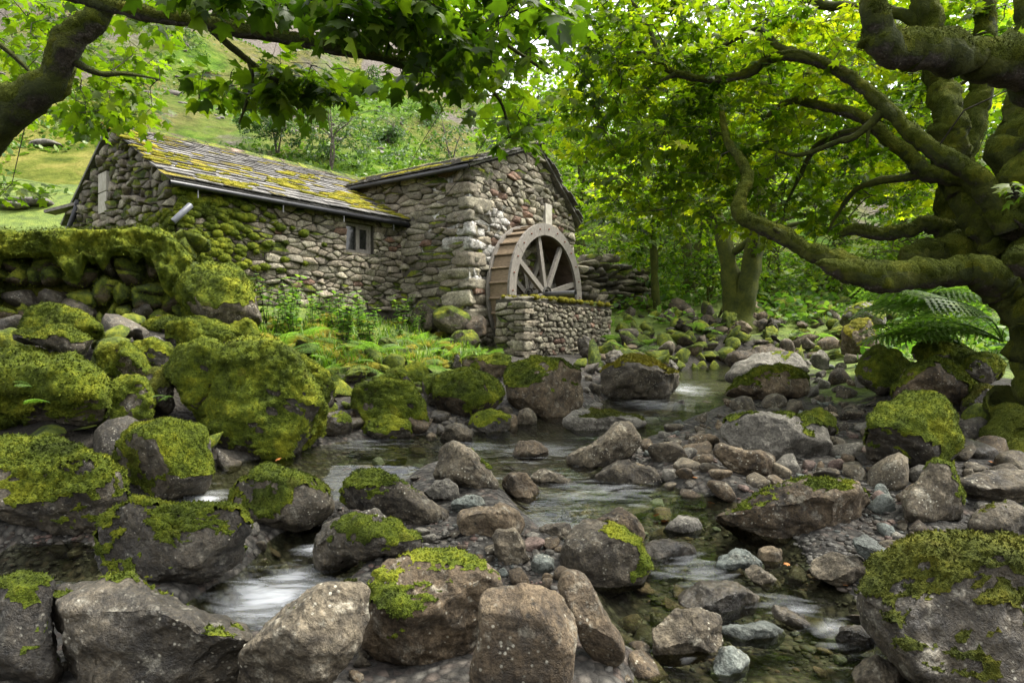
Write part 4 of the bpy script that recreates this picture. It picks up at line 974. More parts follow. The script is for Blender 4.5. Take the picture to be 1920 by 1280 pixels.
for z0, z1 in ((3.62, 3.98), (4.0, 4.34)):
    mb = MB(); mb.box(v3(C0, z0) + k3 * 2.8 - c3 * .0, k3 * .42, -c3 * .07, Z1 * (z1 - z0)); o = fin(mb, 'pale_block', 'render', cot, Lc); o['label'] = 'pale block filling an old opening in the gable'
# window
wn_ = empty('window', v3(C0, wz0) + c3 * wa - Lc); wn_.parent = cot
def wbox(mb, a, b, z0, z1, d0, d1): mb.box(c3 * (a - wa) + Z1 * (z0 - wz0) + k3 * d0, c3 * (b - a), k3 * (d1 - d0), Z1 * (z1 - z0))
mb = MB(); fw = .055
for q in ((wa, wa + fw, wz0, wz1), (wb - fw, wb, wz0, wz1), (wa + fw, wb - fw, wz0, wz0 + fw), (wa + fw, wb - fw, wz1 - fw, wz1), ((wa + wb) / 2 - .035, (wa + wb) / 2 + .02, wz0 + fw, wz1 - fw)): wbox(mb, *q, .07, .13)
mb.build('frame', M['oldwood'], wn_)
mb = MB(); mid = (wa + wb) / 2
for q in ((mid + .02, mid + .055, wz0 + fw, wz1 - fw), (wb - fw - .035, wb - fw, wz0 + fw, wz1 - fw), (mid + .055, wb - fw - .035, wz0 + fw, wz0 + fw + .035), (mid + .055, wb - fw - .035, wz1 - fw - .035, wz1 - fw)): wbox(mb, *q, .085, .12)
mb.build('sash', M['oldwood'], wn_)
for a, b in ((wa + fw, mid - .035), (mid + .055, wb - fw - .035)):
    mb = MB(); wbox(mb, a, b, wz0 + fw, wz1 - fw, .112, .117); mb.build('pane', M['glass'], wn_)
mb = MB(); wbox(mb, wa - .08, wb + .08, wz0 - .055, wz0 - .004, -.05, .12); mb.build('sill', M['w_moss'], wn_)
mb = MB(); wbox(mb, wa - .12, wb + .1, wz1 + .006, wz1 + .06, -.03, .12); mb.build('lintel', M['w_brown'], wn_)
# cottage roof
rl = np.append(kU * CW / 2, ZCR - ZCE); rlen = np.linalg.norm(rl); CS = rl / rlen; CN = np.cross(c3, CS); CN = CN if CN[2] > 0 else -CN
CE = v3(C0, ZCE) - CS * .22 - c3 * .12 + CN * .05
mb = MB(); RLc = 6.6
slab(mb, CE, CE + c3 * RLc, CE + c3 * RLc + CS * (rlen + .22), CE + CS * (rlen + .22), CN, .055)
CS2 = np.append(kU * CW / 2, ZCE - ZCR) / rlen; CN2 = np.cross(c3, CS2); CN2 = CN2 if CN2[2] > 0 else -CN2
CR = v3(C0 + kU * CW / 2, ZCR) - c3 * .12 + CN2 * .05
slab(mb, CR, CR + c3 * RLc, CR + c3 * RLc + CS2 * (rlen + .22), CR + CS2 * (rlen + .22), CN2, .055)
roofc = fin(mb, 'roof', 'slate', cot, Lc)
def cr_range(s):
    P0 = CE + CS * s; z = P0[2]
    inset = max(0, (z - ZE)) / (ZR - ZE) * GW
    # distance along c3 until the mill's side wall (or its roof) is reached
    q = (A - P0[:2]) @ gA + inset
    return (-.02, q / (cU @ gA) + .06)
ns3 = slates(roofc, Lc, CE, c3, CS, CN, cr_range, rlen + .22, 41, ['slate', 'slate', 'slate', 'slate', 'slate', 'slate_moss'], .40, .20, .125)
print('cottage slates', ns3)
r = np.random.default_rng(9); u = -.05
while u < 5.2:
    w = r.uniform(.34, .46); ridge_piece(roofc, Lc, v3(C0 + kU * CW / 2, ZCR + .10) - c3 * .1 + c3 * (u + w / 2), c3, k3, w - .012, .5, r); u += w
roof_moss(roofc, Lc, CE, c3, CS, CN, (.0, 4.5), (.02, rlen), 150, 52, .5, lambda u, s: (.30 if s < 1.5 else -.12) + .07 * (u - 1) - (.25 if u < .9 and s < .5 else 0), 'roof_moss', 1.15)
roof_moss(roofc, Lc, CE, c3, CS, CN, (-.1, .25), (.6, rlen), 18, 53, -.2, lambda u, s: 0, 'roof_moss', 1.2)
tb = TB(); g0 = CE - CN * .07 - k3 * .02
tb.add(*tube([g0 - c3 * .05, g0 + c3 * 4.5], [.042, .042], 8)); o = tb.build('gutter', M['black'], cot); o.data.transform(Matrix.Translation(-Vector(Lc)))
for u in (.35, 1.75, 2.95, 4.1):
    mb = MB(); mb.box(g0 + c3 * u - Z1 * .16, c3 * .016, k3 * .02, Z1 * .2); fin(mb, 'gutter_bracket', 'iron', cot, Lc)
# moss cushions on the near corner of the wall
r = np.random.default_rng(61); P = []; Nn = []; Sz = []
for i in range(330):
    if r.random() < .6: u = abs(r.normal()) * .75; z = r.uniform(2.5, 3.62); p = v3(C0, z) + c3 * u - k3 * .05; nn = -k3
    else: u = abs(r.normal()) * .9; z = r.uniform(2.6, 3.1 + .3 * r.random()); p = v3(C0, z) + k3 * u - c3 * .06; nn = -c3
    k = r.uniform(.6, 1.5); P.append(p); Nn.append(nn + Z1 * .5); Sz.append((.075 * k, .05 * k, .05 * k))
blobs('moss', P, Nn, Sz, 'moss', cot, Lc, 61)
# rainwater pipes and a fascia board on the gable
tb = TB(); a = px(128, 432, 12.6); b = px(146, 382, 12.5); tb.add(*tube([a, b], [.05, .05], 8)); tb.add(*tube([b - (b - a) * .05, b + (b - a) * .12], [.065, .065], 8)); o = tb.build('downpipe', M['black'], cot); o.data.transform(Matrix.Translation(-Vector(Lc)))
tb = TB(); a = px(325, 415, 9.3); b = px(358, 384, 9.42); tb.add(*tube([a, b], [.045, .045], 8)); o = tb.build('downpipe', M['greypipe'], cot); o.data.transform(Matrix.Translation(-Vector(Lc))); o['label'] = 'short grey pipe leaning out of the moss at the cottage corner'
mb = MB(); a = px(82, 399, 12.6); b = px(150, 382, 12.5); mb.box(a, b - a, np.array([.05, .25, 0]), Z1 * .06); fin(mb, 'fascia_board', 'oldwood', cot, Lc)

# ------------------------------------------------------------------ waterwheel
HUB = v3(A + nA * .62 + gA * 1.873, 2.27); RO, RI, WW = 1.45, 1.23, .5
wheel = empty('waterwheel', HUB, 'large wooden waterwheel with grey rims and brown buckets against the mill gable', 'waterwheel')
def pol(rr, a, off): return g3 * (rr * math.cos(a)) + Z1 * (rr * math.sin(a)) + n3 * off      # off along the axle, 0 = outer face
NS = 8
for side, off in (('o', 0), ('i', -WW)):
    for k in range(NS):
        mb = MB(); a0 = 2 * math.pi * k / NS + .14; a1 = a0 + 2 * math.pi / NS - .006; st = 6; V = []
        for j in range(st + 1):
            a = a0 + (a1 - a0) * j / st
            V += [pol(RI - .02, a, off), pol(RO, a, off), pol(RO, a, off - .05), pol(RI - .02, a, off - .05)]
        Fs = []
        for j in range(st):
            b = j * 4; Fs += [[b + i, b + (i + 1) % 4, b + 4 + (i + 1) % 4, b + 4 + i] for i in range(4)]
        Fs += [[3, 2, 1, 0], [st * 4, st * 4 + 1, st * 4 + 2, st * 4 + 3]]
        mb.add(V, Fs); seg = mb.build('rim_segment', M['oldwood'], wheel)
        if side == 'o':
            for j in range(3):
                a = a0 + (a1 - a0) * (j + .5) / 3; tb = TB(); tb.add(*tube([pol(1.34, a, -.002), pol(1.34, a, .02)], [.017, .015], 6)); tb.build('bolt', M['rust'], seg)
NB = 30
for k in range(NB):
    a = 2 * math.pi * k / NB; da = 2 * math.pi / NB; mb = MB()
    p0, p1 = pol(RI, a, -.05), pol(RO - .035, a + da * .55, -.05); ax = -n3 * (WW - .05); th = .022
    tdir = np.cross(p1 - p0, n3); tdir = tdir / np.linalg.norm(tdir) * th
    mb.box(p0, p1 - p0, ax, tdir); mb.build('bucket_board', M['brownwood'], wheel)
    mb = MB(); p0, p1 = pol(RI - .005, a + .004, -.05), pol(RI - .005, a + da - .004, -.05); rd = pol(1, a + da / 2, 0)
    mb.box(p0, p1 - p0, ax, -rd * .025); mb.build('sole_board', M['darkwood'], wheel)
    mb = MB(); p0, p1 = pol(RO - .06, a + da * .55, -.05), pol(RO - .06, a + da * 1.5, -.05)
    mb.box(p0 - rd * .03, (p1 - p0) * .98, ax, rd * .02); mb.build('bucket_face', M['brownwood'], wheel)
for off in (-.052, -WW + .002):
    for k in range(8):
        a = 2 * math.pi * k / 8 + math.radians(14); rd = pol(1, a, 0); td = pol(1, a + math.pi / 2, 0); mb = MB()
        o0 = rd * .1 - td * .055 + n3 * off; mb.box(o0, rd * (RI - .06), td * .11, -n3 * .07); mb.build('spoke', M['oldwood'], wheel)
    tb = TB(); tb.add(*tube([n3 * (off + .03), n3 * (off - .11)], [.16, .16], 20)); tb.build('hub', M['iron'], wheel, smooth=False)
tb = TB(); tb.add(*tube([n3 * .62, n3 * -.66], [.06, .06], 14)); tb.build('axle', M['iron'], wheel)

# ------------------------------------------------------------------ wheel pit wall
q0 = np.array([.19, 11.2]); PL, PT, PB = 3.55, 2.08, .7; Lp = np.array([q0[0], q0[1], 1.0])
pit = empty('pit_wall', Lp, 'short dry stone wall in front of the waterwheel with gold moss along its top', 'wall')
mb = MB(); mb.box(v3(q0, PB), g3 * PL, -n3 * .58, Z1 * (PT - PB - .03)); fin(mb, 'core', 'mortar', pit, Lp)
np1 = stone_face(pit, Lp, v3(q0, 0), g3, n3, [(.22, .85), (PL, 1.0), (PL, PT - .08), (.22, PT - .07)], .17, .095, 71, ['w_grey', 'w_brown', 'w_red'], .05, .010, weights=[.62, .3, .08])
np2 = stone_face(pit, Lp, v3(q0, 0) - n3 * .58, n3, -g3, [(0, .85), (.42, .85), (.42, PT - .07), (0, PT - .07)], .2, .11, 72, ['w_grey', 'w_brown', 'w_moss'], .05, .010, weights=[.5, .3, .2])
r = np.random.default_rng(73); z = .9; k = 0
while z < PT - .12:
    h = r.uniform(.09, .2); a, b = (.34, .22) if k % 2 else (.22, .3); a *= r.uniform(.9, 1.25)
    c = v3(q0, z + h / 2) + g3 * (a / 2 - .04) - n3 * (b / 2 - .05)
    o = link('corner_stone', tpl('b', int(r.integers(8)), ['w_grey', 'w_brown'][k % 2]), None, pit, c - Lp)
    o.scale = (a / 2 * 1.12, b / 2 * 1.15, h / 2 * 1.15); o.rotation_euler = (0, 0, math.atan2(gA[1], gA[0]) + r.normal() * .05); z += h; k += 1
u = 0
while u < PL:
    w = r.uniform(.2, .42)
    for vv in (-.02, .3):
        o = link('coping_stone', tpl('t', int(r.integers(10)), 'w_grey' if u < 1 else 'w_moss'), None, pit, v3(q0, PT - .02 + r.normal() * .012) + g3 * (u + w / 2) - n3 * (vv + .15) - Lp)
        o.scale = (w / 2 * 1.08, .18, r.uniform(.055, .08)); o.rotation_euler = (r.normal() * .05, r.normal() * .05, math.atan2(gA[1], gA[0]) + r.normal() * .1)
    u += w
P = []; Nn = []; Sz = []
for i in range(150):
    u = r.uniform(1.1, PL) if r.random() < .88 else r.uniform(0, 1.1); k = r.uniform(.5, 1.2)
    P.append(v3(q0, PT + .02) + g3 * u - n3 * r.uniform(-.05, .5)); Nn.append(Z1 + n3 * .3); Sz.append((.08 * k, .06 * k, .05 * k))
blobs('moss', P, Nn, Sz, 'moss_gold', pit, Lp, 74)
print('pit stones', np1, np2)

# ------------------------------------------------------------------ dry stone walls
def drystone(name, label, p0, p1, top0, top1, thick, sw, sh, seed, mats, base_off=.15, weights=None, both=True, profile=None, kind='t', fit=1.1, fuzz=None):
    fz_ = []
    r = np.random.default_rng(seed); p0, p1 = np.array(p0[:2], float), np.array(p1[:2], float); e = p1 - p0; Ln = np.linalg.norm(e); e /= Ln; nr = np.array([e[1], -e[0]])
    if nr[1] > 0: nr = -nr
    zb = min(gz(*p0), gz(*p1)) - base_off; L = np.array([*p0, zb]); w = empty(name, L, label, 'wall'); ang = math.atan2(e[1], e[0]); n = 0
    prof = profile or (lambda t: 0)
    mb = MB(); st = 8
    for i in range(st):
        ta, tb_ = i / st, (i + 1) / st; t = (ta + tb_) / 2; h = top0 + (top1 - top0) * t + prof(t) - zb - sh * 1.2
        if h > .1: mb.box(np.append(e * Ln * ta, 0) - np.append(nr * thick * .3, 0), np.append(e * Ln * (tb_ - ta), 0), np.append(-nr * thick * .5, 0), Z1 * h)
    mb.build('core', M['moss_dull'] if fuzz else M['mortar'], w)
    z = zb
    while z < max(top0, top1) + .6:
        u = -sw * r.uniform(0, .6); hh = sh * r.uniform(.75, 1.3)
        while u < Ln:
            ww = sw * r.uniform(.5, 1.7); t = np.clip((u + ww / 2) / Ln, 0, 1); top = top0 + (top1 - top0) * t + prof(t)
            if z + hh * .5 < top and u + ww / 2 < Ln + .05:
                h = hh * r.uniform(.8, 1.25)
                batter = (z - zb) * .09
                for row in ((0, .42) if (both and z + hh * 1.6 > top) else (0,)):
                    pp = p0 + e * (u + ww / 2) + nr * (-batter - row * thick + r.normal() * .03 - .14)
                    mi = mats[int(r.choice(len(mats), p=weights))]
                    
                    o = link('stone', tpl(kind, int(r.integers(8)), mi), None, w, np.array([*pp, z + h / 2 + r.normal() * sh * .14]) - L)
                    o.scale = (ww / 2 * fit, thick * .36 * r.uniform(.8, 1.2), h / 2 * (fit + .05)); o.rotation_euler = (r.normal() * .08, r.normal() * .08, ang + r.normal() * .14 + (math.pi if r.random() < .5 else 0)); n += 1
                    if fuzz and mi != 'dark': fz_.append(o)
            u += ww
        z += hh * .93
    if fuzz:
        U0, T0 = unit_rock(970, 4, 4.0, 10, .30); VV = []
        for o in fz_:
            k_ = 260; me_ = o.data; co = np.empty(len(me_.vertices) * 3, np.float32); me_.vertices.foreach_get('co', co); co = co.reshape(-1, 3)
            nn_ = co / np.linalg.norm(co, axis=1)[:, None]; mt = np.array(o.matrix_basis.to_3x3()); ii = r.integers(0, len(co), k_); p = co[ii] @ mt.T + np.array(o.location); q = nn_[ii] @ np.linalg.inv(mt)
            q /= np.linalg.norm(q, axis=1)[:, None]; dv = q + r.normal(size=(k_, 3)) * .6; dv /= np.linalg.norm(dv, axis=1)[:, None]; sd = np.cross(dv, r.normal(size=(k_, 3))); sd /= np.linalg.norm(sd, axis=1)[:, None] + 1e-9
            h = r.uniform(.012, .03, k_)[:, None]; p = p + r.normal(size=(k_, 3)) * .008
            VV.append(np.stack([p - sd * h * .35, p + sd * h * .35, p + dv * h], 1).reshape(-1, 3))
        VV = np.vstack(VV); o = link('moss_tufts', new_mesh('moss_tufts', VV, np.arange(len(VV)).reshape(-1, 3)), M[fuzz], w); o['kind'] = 'stuff'
    print(name, n); return w, L, e, nr, Ln
wl1 = drystone('dry_stone_wall', 'thickly moss covered dry stone wall running in from the left below the cottage', px(-160, 600, 7.7), px(352, 600, 8.5), px(-160, 447, 7.7)[2], px(352, 440, 8.5)[2], .7, .25, .21, 81, ['mossy_full', 'mossy', 'mossy', 'dark'], weights=[.4, .25, .2, .15], kind='t', fit=1.2, fuzz='moss')
w, L, e, nr, Ln = wl1; r = np.random.default_rng(82)
nu, nv = 150, 26; uu = np.linspace(-.02, 1.02, nu); Vb = []
for i, t in enumerate(uu):
    top = px(-160, 447, 7.7)[2] * (1 - t) + px(352, 440, 8.5)[2] * t + .03 - .30 * max(0, (t - .86) / .14) ** 2
    drop = .30 + .45 * max(0, fbm(np.array([[t * 9, 3.3, 1.]]), 3, 4)[0] + .25) + .35 * max(0, .35 - t)
    for j in range(nv):
        f = j / (nv - 1)
        if f < .62: q = f / .62; out, zz = .19 + .05 * (1 - q), -drop * (1 - q)         # hanging front
        else: q = (f - .62) / .38; out, zz = .19 - .75 * q, .06 * math.sin(math.pi * min(1, q * 1.2))
        Vb.append(np.append(L[:2] + e * Ln * t + nr * out, top + zz))
Vb = np.array(Vb); n1_ = fbm(Vb * 3.6, 3, 7); n2_ = fbm(Vb * 11, 3, 8); front_ = np.tile(np.linspace(0, 1, nv), nu)
low = sstep(.0, .12, front_)
Vb = Vb + np.append(nr, .35)[None] * (.10 * n1_ + .075 * n2_)[:, None] * low[:, None] - np.append(nr, 0)[None] * (.16 * (1 - low))[:, None]
ii = np.arange(nu * nv).reshape(nu, nv); Tq = np.stack([ii[:-1, :-1], ii[1:, :-1], ii[1:, 1:], ii[:-1, 1:]], -1).reshape(-1, 4); Tq = np.vstack([Tq[:, [0, 1, 2]], Tq[:, [0, 2, 3]]])
kb = 9000; fi = r.integers(0, len(Vb), kb); bp = Vb[fi] + r.normal(size=(kb, 3)) * .02; dv = np.append(nr, .6)[None] + r.normal(size=(kb, 3)) * .5; dv /= np.linalg.norm(dv, axis=1)[:, None]; sd_ = np.cross(dv, r.normal(size=(kb, 3))); sd_ /= np.linalg.norm(sd_, axis=1)[:, None] + 1e-9; hh_ = r.uniform(.012, .032, kb)[:, None]
BV = np.stack([bp - sd_ * hh_ * .35, bp + sd_ * hh_ * .35, bp + dv * hh_], 1).reshape(-1, 3)
o = link('moss', new_mesh('moss', np.vstack([Vb, BV]) - L, np.vstack([Tq, np.arange(kb * 3).reshape(-1, 3) + len(Vb)])), M['moss'], w); o['kind'] = 'stuff'
drystone('ruined_wall', 'tumbled end of a dark dry stone wall beyond the waterwheel', px(1098, 560, 15.8), px(1225, 560, 18.4), px(1098, 505, 15.8)[2], px(1225, 500, 18.4)[2], .8, .36, .19, 91, ['w_brown', 'w_moss', 'w_grey', 'dark'], weights=[.35, .3, .15, .2], profile=lambda t: .38 * math.exp(-((t - .35) / .25) ** 2))
# ------------------------------------------------------------------ vegetation
ORD = ['leftmost', 'second from left', 'third from left', 'fourth from left', 'fifth from left', 'sixth from left', 'seventh from left', 'eighth from left', 'ninth from left', 'tenth from left', 'eleventh from left', 'twelfth from left']
def single_out(objs, desc, zone):
    """labels for look-alikes by their order across the photograph"""
    if len(objs) == 1: objs[0]['label'] = desc.rstrip('s') + ' ' + zone; return
    objs = sorted(objs, key=lambda o: o.location[1]); n = len(objs)
    k = -(-n // 12); rows = [('', objs)] if k == 1 else [((('nearer ', 'farther ') if k == 2 else ('front-row ', 'second-row ', 'third-row ', 'fourth-row ', 'fifth-row ', 'sixth-row ', 'seventh-row ', 'eighth-row '))[i], objs[n * i // k:n * (i + 1) // k]) for i in range(k)]
    for w_, q in rows:
        for i, o in enumerate(sorted(q, key=lambda o: o.location[0] / o.location[1])):
            if len(q) <= 12: o['label'] = '%s of the %s%s %s' % (ORD[i], w_, desc, zone)
            else: o['label'] = 'one of many %s%s %s' % (w_, desc, zone)
LEAF5 = (np.array([[0, 0, 0], [.02, .20, 0], [.20, .46, 0], [.30, .27, 0], [.62, .50, 0], [.62, .20, 0], [1.02, 0, 0], [.62, -.20, 0], [.62, -.50, 0], [.30, -.27, 0], [.20, -.46, 0], [.02, -.20, 0], [.34, 0, 0]], float),
         np.array([[12, i, (i + 1) % 12] for i in range(12)])[:, [0, 2, 1]])
LEAF5[0][:, 2] = -.28 * np.abs(LEAF5[0][:, 1]) - .16 * LEAF5[0][:, 0] ** 2 + .03; LEAF5[0][12, 2] = .0
LEAF4 = (np.array([[0, 0, 0], [.28, .30, -.07], [.72, .26, -.12], [1, 0, -.10], [.72, -.26, -.12], [.28, -.30, -.07]], float), np.array([[0, 3, 1], [1, 3, 2], [0, 5, 3], [5, 4, 3]])[:, [0, 2, 1]])
LEAF5S = (np.array([[0, 0, 0], [.16, .42, -.12], [.34, .22, -.05], [.66, .42, -.2], [.62, .16, -.1], [1, 0, -.18], [.62, -.16, -.1], [.66, -.42, -.2], [.34, -.22, -.05], [.16, -.42, -.12]], float), None)
LEAF5S = (LEAF5S[0], np.array([[0, 2, 1], [0, 4, 2], [2, 4, 3], [0, 5, 4], [0, 6, 5], [6, 0, 8], [6, 8, 7], [0, 9, 8]]))
def leaf_cloud(B, D, Nn, S, tpl_, rnd):
    D = D / (np.linalg.norm(D, axis=1)[:, None] + 1e-9); Y_ = np.cross(Nn, D); Y_ /= np.linalg.norm(Y_, axis=1)[:, None] + 1e-9; Z_ = np.cross(D, Y_)
    T0, F0 = tpl_; k = len(T0)
    V = B[:, None, :] + S[:, None, None] * (T0[None, :, 0:1] * D[:, None, :] + T0[None, :, 1:2] * Y_[:, None, :] + T0[None, :, 2:3] * Z_[:, None, :])
    Fc = (F0[None] + (np.arange(len(B)) * k)[:, None, None]).reshape(-1, 3)
    return V.reshape(-1, 3), Fc, np.repeat(rnd, k)
LS = {}
M['leaf_near'] = m_leaf('sycamore_leaf', [(0., (.016, .036, .003)), (.4, (.05, .088, .005)), (.75, (.115, .165, .007)), (1., (.20, .24, .012))], .58, tcol=1.05)
M['leaf_can'] = m_leaf('canopy_leaf', [(0., (.022, .045, .003)), (.4, (.075, .125, .005)), (.75, (.18, .22, .007)), (1., (.31, .31, .012))], .62, tcol=1.1)
M['leaf_bg'] = m_leaf('woodland_leaf', [(0., (.026, .056, .007)), (.5, (.09, .15, .013)), (1., (.23, .26, .022))], .6, tcol=1.1)
M['leaf_hill'] = m_leaf('fell_tree_leaf', [(0., (.030, .065, .022)), (.5, (.06, .11, .035)), (1., (.105, .155, .05))], .4, tcol=.8)
M['fern'] = m_leaf('fern_green', [(0., (.05, .10, .018)), (.5, (.11, .19, .035)), (1., (.20, .28, .06))], .5, tcol=1.1)
M['grassblade'] = m_leaf('grass_blade', [(0., (.04, .08, .008)), (.5, (.085, .16, .014)), (1., (.17, .20, .03))], .4)
M['weed'] = m_leaf('weed_leaf', [(0., (.04, .09, .015)), (.5, (.08, .155, .025)), (1., (.16, .22, .04))], .45)
M['deadleaf'] = m_plain('fallen_leaf_orange', (.22, .07, .02), (.40, .17, .04), 20, .7, .2)
BARK = [(.3, (.022, .017, .012)), (.45, (.06, .047, .034)), (.6, (.11, .09, .068)), (.78, (.19, .165, .135))]
M['bark'] = m_rock('bark', BARK, .35, scale=5, var=.1, bumpk=.9)
M['bark_moss'] = m_rock('bark_mossy', BARK, .35, moss=.74, scale=5, var=.1, bumpk=.9, moss_stops=[(.28, (.010, .014, .002)), (.44, (.035, .046, .004)), (.58, (.075, .085, .007)), (.75, (.14, .13, .014))])
M['bark_tuft'] = m_moss('bark_moss_tufts', [(.32, (.008, .012, .002)), (.43, (.028, .038, .003)), (.53, (.065, .078, .006)), (.66, (.15, .145, .012))])
M['twig'] = m_plain('twig', (.015, .012, .009), (.05, .042, .03), 20, .9, .3)
def limb(parent, L, pts, name='limb', m='bark_moss', seed=0, rough=.18, lump=.14, sides=18, fuzz=True):
    """pts: (x, y, depth, radius in pixels) along the limb"""
    P = np.array([px(a, b, d) for a, b, d, r in pts]); R = np.array([r / F * d for a, b, d, r in pts])
    Q = catmull(P, 14); Rq = np.interp(np.linspace(0, len(P) - 1, len(Q)), np.arange(len(P)), R)
    wob = np.stack([noise3(Q * 3.1, seed + k) + .5 * noise3(Q * 8, seed + k + 2) for k in (1, 5, 9)], -1) * (Rq * .42)[:, None]
    Rq = Rq * (1 + .22 * noise3(Q * 5.5, seed + 31) + .14 * noise3(Q * 14, seed + 33))
    V, Fq, Ft = tube(Q + wob, Rq, sides, True, rough, seed, 1.2 / max(.03, R.mean()), lump)
    tb = TB(); tb.add(V - L, Fq, Ft); o = tb.build(name, M[m], parent)
    if fuzz:
        T_ = tb.T[0]; moss_part(o, V - L, T_, max(.5, R.mean() * 4), seed + 300, 'bark_tuft', -.12, min(.03, R.mean() * .22), np.zeros(3), True, sheet=True)
    return Q, Rq
def crown(parent, L, skel, targets, seed, leafsize, mleaf, tpl_, per=7, droop=.25, twigr=.005, up=.45, spread=.55, name='crown', big=0, petiole=.35, rmin=0., bright=None, twigs=True, slen_=.32):
    """sprays of leaves at the targets, tied back to the nearest wood by twigs; big: number of leaves kept as parts of their own"""
    r = np.random.default_rng(seed); T = np.array(targets); sk = np.vstack(skel)
    d = np.min(np.linalg.norm(T[:, None, :] - sk[None, ::2, :], axis=-1), axis=1) if len(T) * len(sk) < 4e6 else np.linalg.norm(T - sk.mean(0), axis=1)
    T = T[np.argsort(d)]; cap = len(sk) + 4 * len(T); anc = np.zeros((cap, 3)); anc[:len(sk)] = sk; na = len(sk); tb = TB()
    B, D, Nn, S, Rn = [], [], [], [], []
    for t in T:
        i = np.argmin(((anc[:na] - t) ** 2).sum(1)); a = anc[i]; v = t - a; ln = np.linalg.norm(v)
        if ln < 1e-3: continue
        mid = a + v * .5 + r.normal(size=3) * ln * .10 + np.array([0, 0, .08 * ln]); dirn = v / ln + r.normal(size=3) * .45; dirn[2] = dirn[2] * .45 - droop * .35; dirn /= np.linalg.norm(dirn)
        L_ = leafsize * (1.0 + slen_ * per); end = t + dirn * L_ * .5; st = t - dirn * L_ * .25
        if twigs:
            rr = twigr * (1 + 1.2 * min(1.5, ln))
            tb.add(*tube([a, mid, st, end], [rr, rr * .8, rr * .55, rr * .25], 4, False))
        for q in (mid, st, end):
            anc[na] = q; na += 1
        side = np.cross(dirn, [0, 0, 1.]); side /= np.linalg.norm(side) + 1e-9
        base_r = r.beta(2, 2)
        for k in range(per):
            f = (k + r.uniform(0, .7)) / per; p = st + (end - st) * f
            sgn = 1 if k % 2 else -1
            ld = dirn * r.uniform(.25, .9) + side * sgn * r.uniform(.4, 1.0) + np.array([0, 0, -droop * r.uniform(.2, 1.6)]); ld = ld + r.normal(size=3) * .18
            ld /= np.linalg.norm(ld)
            p = p + ld * leafsize * petiole * r.uniform(.6, 1.5)
            nn = np.array([0, 0, 1.]) + r.normal(size=3) * spread
            B.append(p); D.append(ld); Nn.append(nn); S.append(leafsize * r.uniform(.65, 1.25)); Rn.append(np.clip(base_r * .6 + r.random() * .4, 0, 1))
    B, D, Nn, S, Rn = (np.array(q) for q in (B, D, Nn, S, Rn))
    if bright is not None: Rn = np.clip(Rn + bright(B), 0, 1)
    if twigs and tb.V:
        tb.V = [v - L for v in tb.V]; o = tb.build('twigs', M['twig'], parent); o['kind'] = 'stuff'
    keep = np.ones(len(B), bool)
    if big:
        dist = B[:, 1]; uu = B[:, 0] / dist; vv = (B[:, 2] - CAMZ) / dist
        vis = (abs(uu) < .8) & (vv < .54) & (vv > -.5) & (dist > .5)
        app = np.where(vis, S / np.maximum(dist, .3), 0); pick = np.argsort(-app)[:big]; keep[pick] = False
        shapes = []
        for j in range(10):
            rv = (j + .5) / 10; me_ = new_mesh('leaf', LEAF5[0] * np.array([1, 1 + .04 * (j % 3), .6 + .12 * j]), LEAF5[1], True, {'rnd': np.full(13, rv)}); me_.materials.append(M[mleaf]); shapes.append(me_)
        for i in pick:
            X_ = D[i]; Yv = np.cross(Nn[i], X_); Yv /= np.linalg.norm(Yv); Zv_ = np.cross(X_, Yv)
            o = bpy.data.objects.new('leaf', shapes[int(min(9, Rn[i] * 10))]); COL.objects.link(o); o.parent = parent
            mtx = Matrix(((X_[0], Yv[0], Zv_[0], 0), (X_[1], Yv[1], Zv_[1], 0), (X_[2], Yv[2], Zv_[2], 0), (0, 0, 0, 1)))
            o.matrix_local = Matrix.Translation(Vector(B[i] - L)) @ mtx @ Matrix.Scale(S[i], 4)
    V, Fc, rn = leaf_cloud(B[keep] - L, D[keep], Nn[keep], S[keep], tpl_, Rn[keep])
    o = link(name, new_mesh(name, V, Fc, False, {'rnd': rn}), M[mleaf], parent); o['kind'] = 'stuff'
    return len(B)
def region(boxes, seed):
    """(x0, y0, x1, y1, d0, d1, n) pixel boxes at real depths -> points"""
    r = np.random.default_rng(seed); out = []
    for x0, y0, x1, y1, d0, d1, n in boxes:
        for i in range(n): out.append(px(r.uniform(x0, x1), r.uniform(y0, y1), r.uniform(d0, d1)))
    return out

# --- big mossy sycamore on the right bank
tb_ = px(1915, 800, 5.6); tb_[2] = gz(tb_[0], tb_[1]) - .1
bt = empty('sycamore_tree', tb_, 'huge moss covered sycamore with twisting limbs on the right bank', 'tree'); Lt = tb_
sk = []
sk.append(limb(bt, Lt, [(1978,960,5.6,63.5),(1973,860,5.6,53.1),(1958,740,5.6,47.2),(1953,620,5.6,48.7),(1963,500,5.6,51.7),(1942,400,5.6,57.7),(1932,300,5.6,51.4),(1942,200,5.6,42.8),(1957,60,5.7,35.1),(1952,-120,5.8,28.0)], 'trunk', seed=1, sides=44, rough=.30)[0])
sk.append(limb(bt, Lt, [(1880,470,5.9,31.8),(1830,400,6.0,28.9),(1795,320,6.1,27.5),(1775,240,6.1,23.9),(1762,150,6.2,21.7),(1745,50,6.3,19.5),(1700,-80,6.4,15.9)], 'stem', seed=2, sides=30, rough=.28)[0])
sk.append(limb(bt, Lt, [(1905,520,6.3,30.2),(1850,470,6.4,28.9),(1800,440,6.5,30.2),(1790,380,6.6,27.6),(1800,300,6.7,19.7),(1830,200,6.8,17.1),(1850,60,6.9,14.4),(1840,-60,7,11.8)], 'stem', seed=3, sides=30, rough=.28)[0])
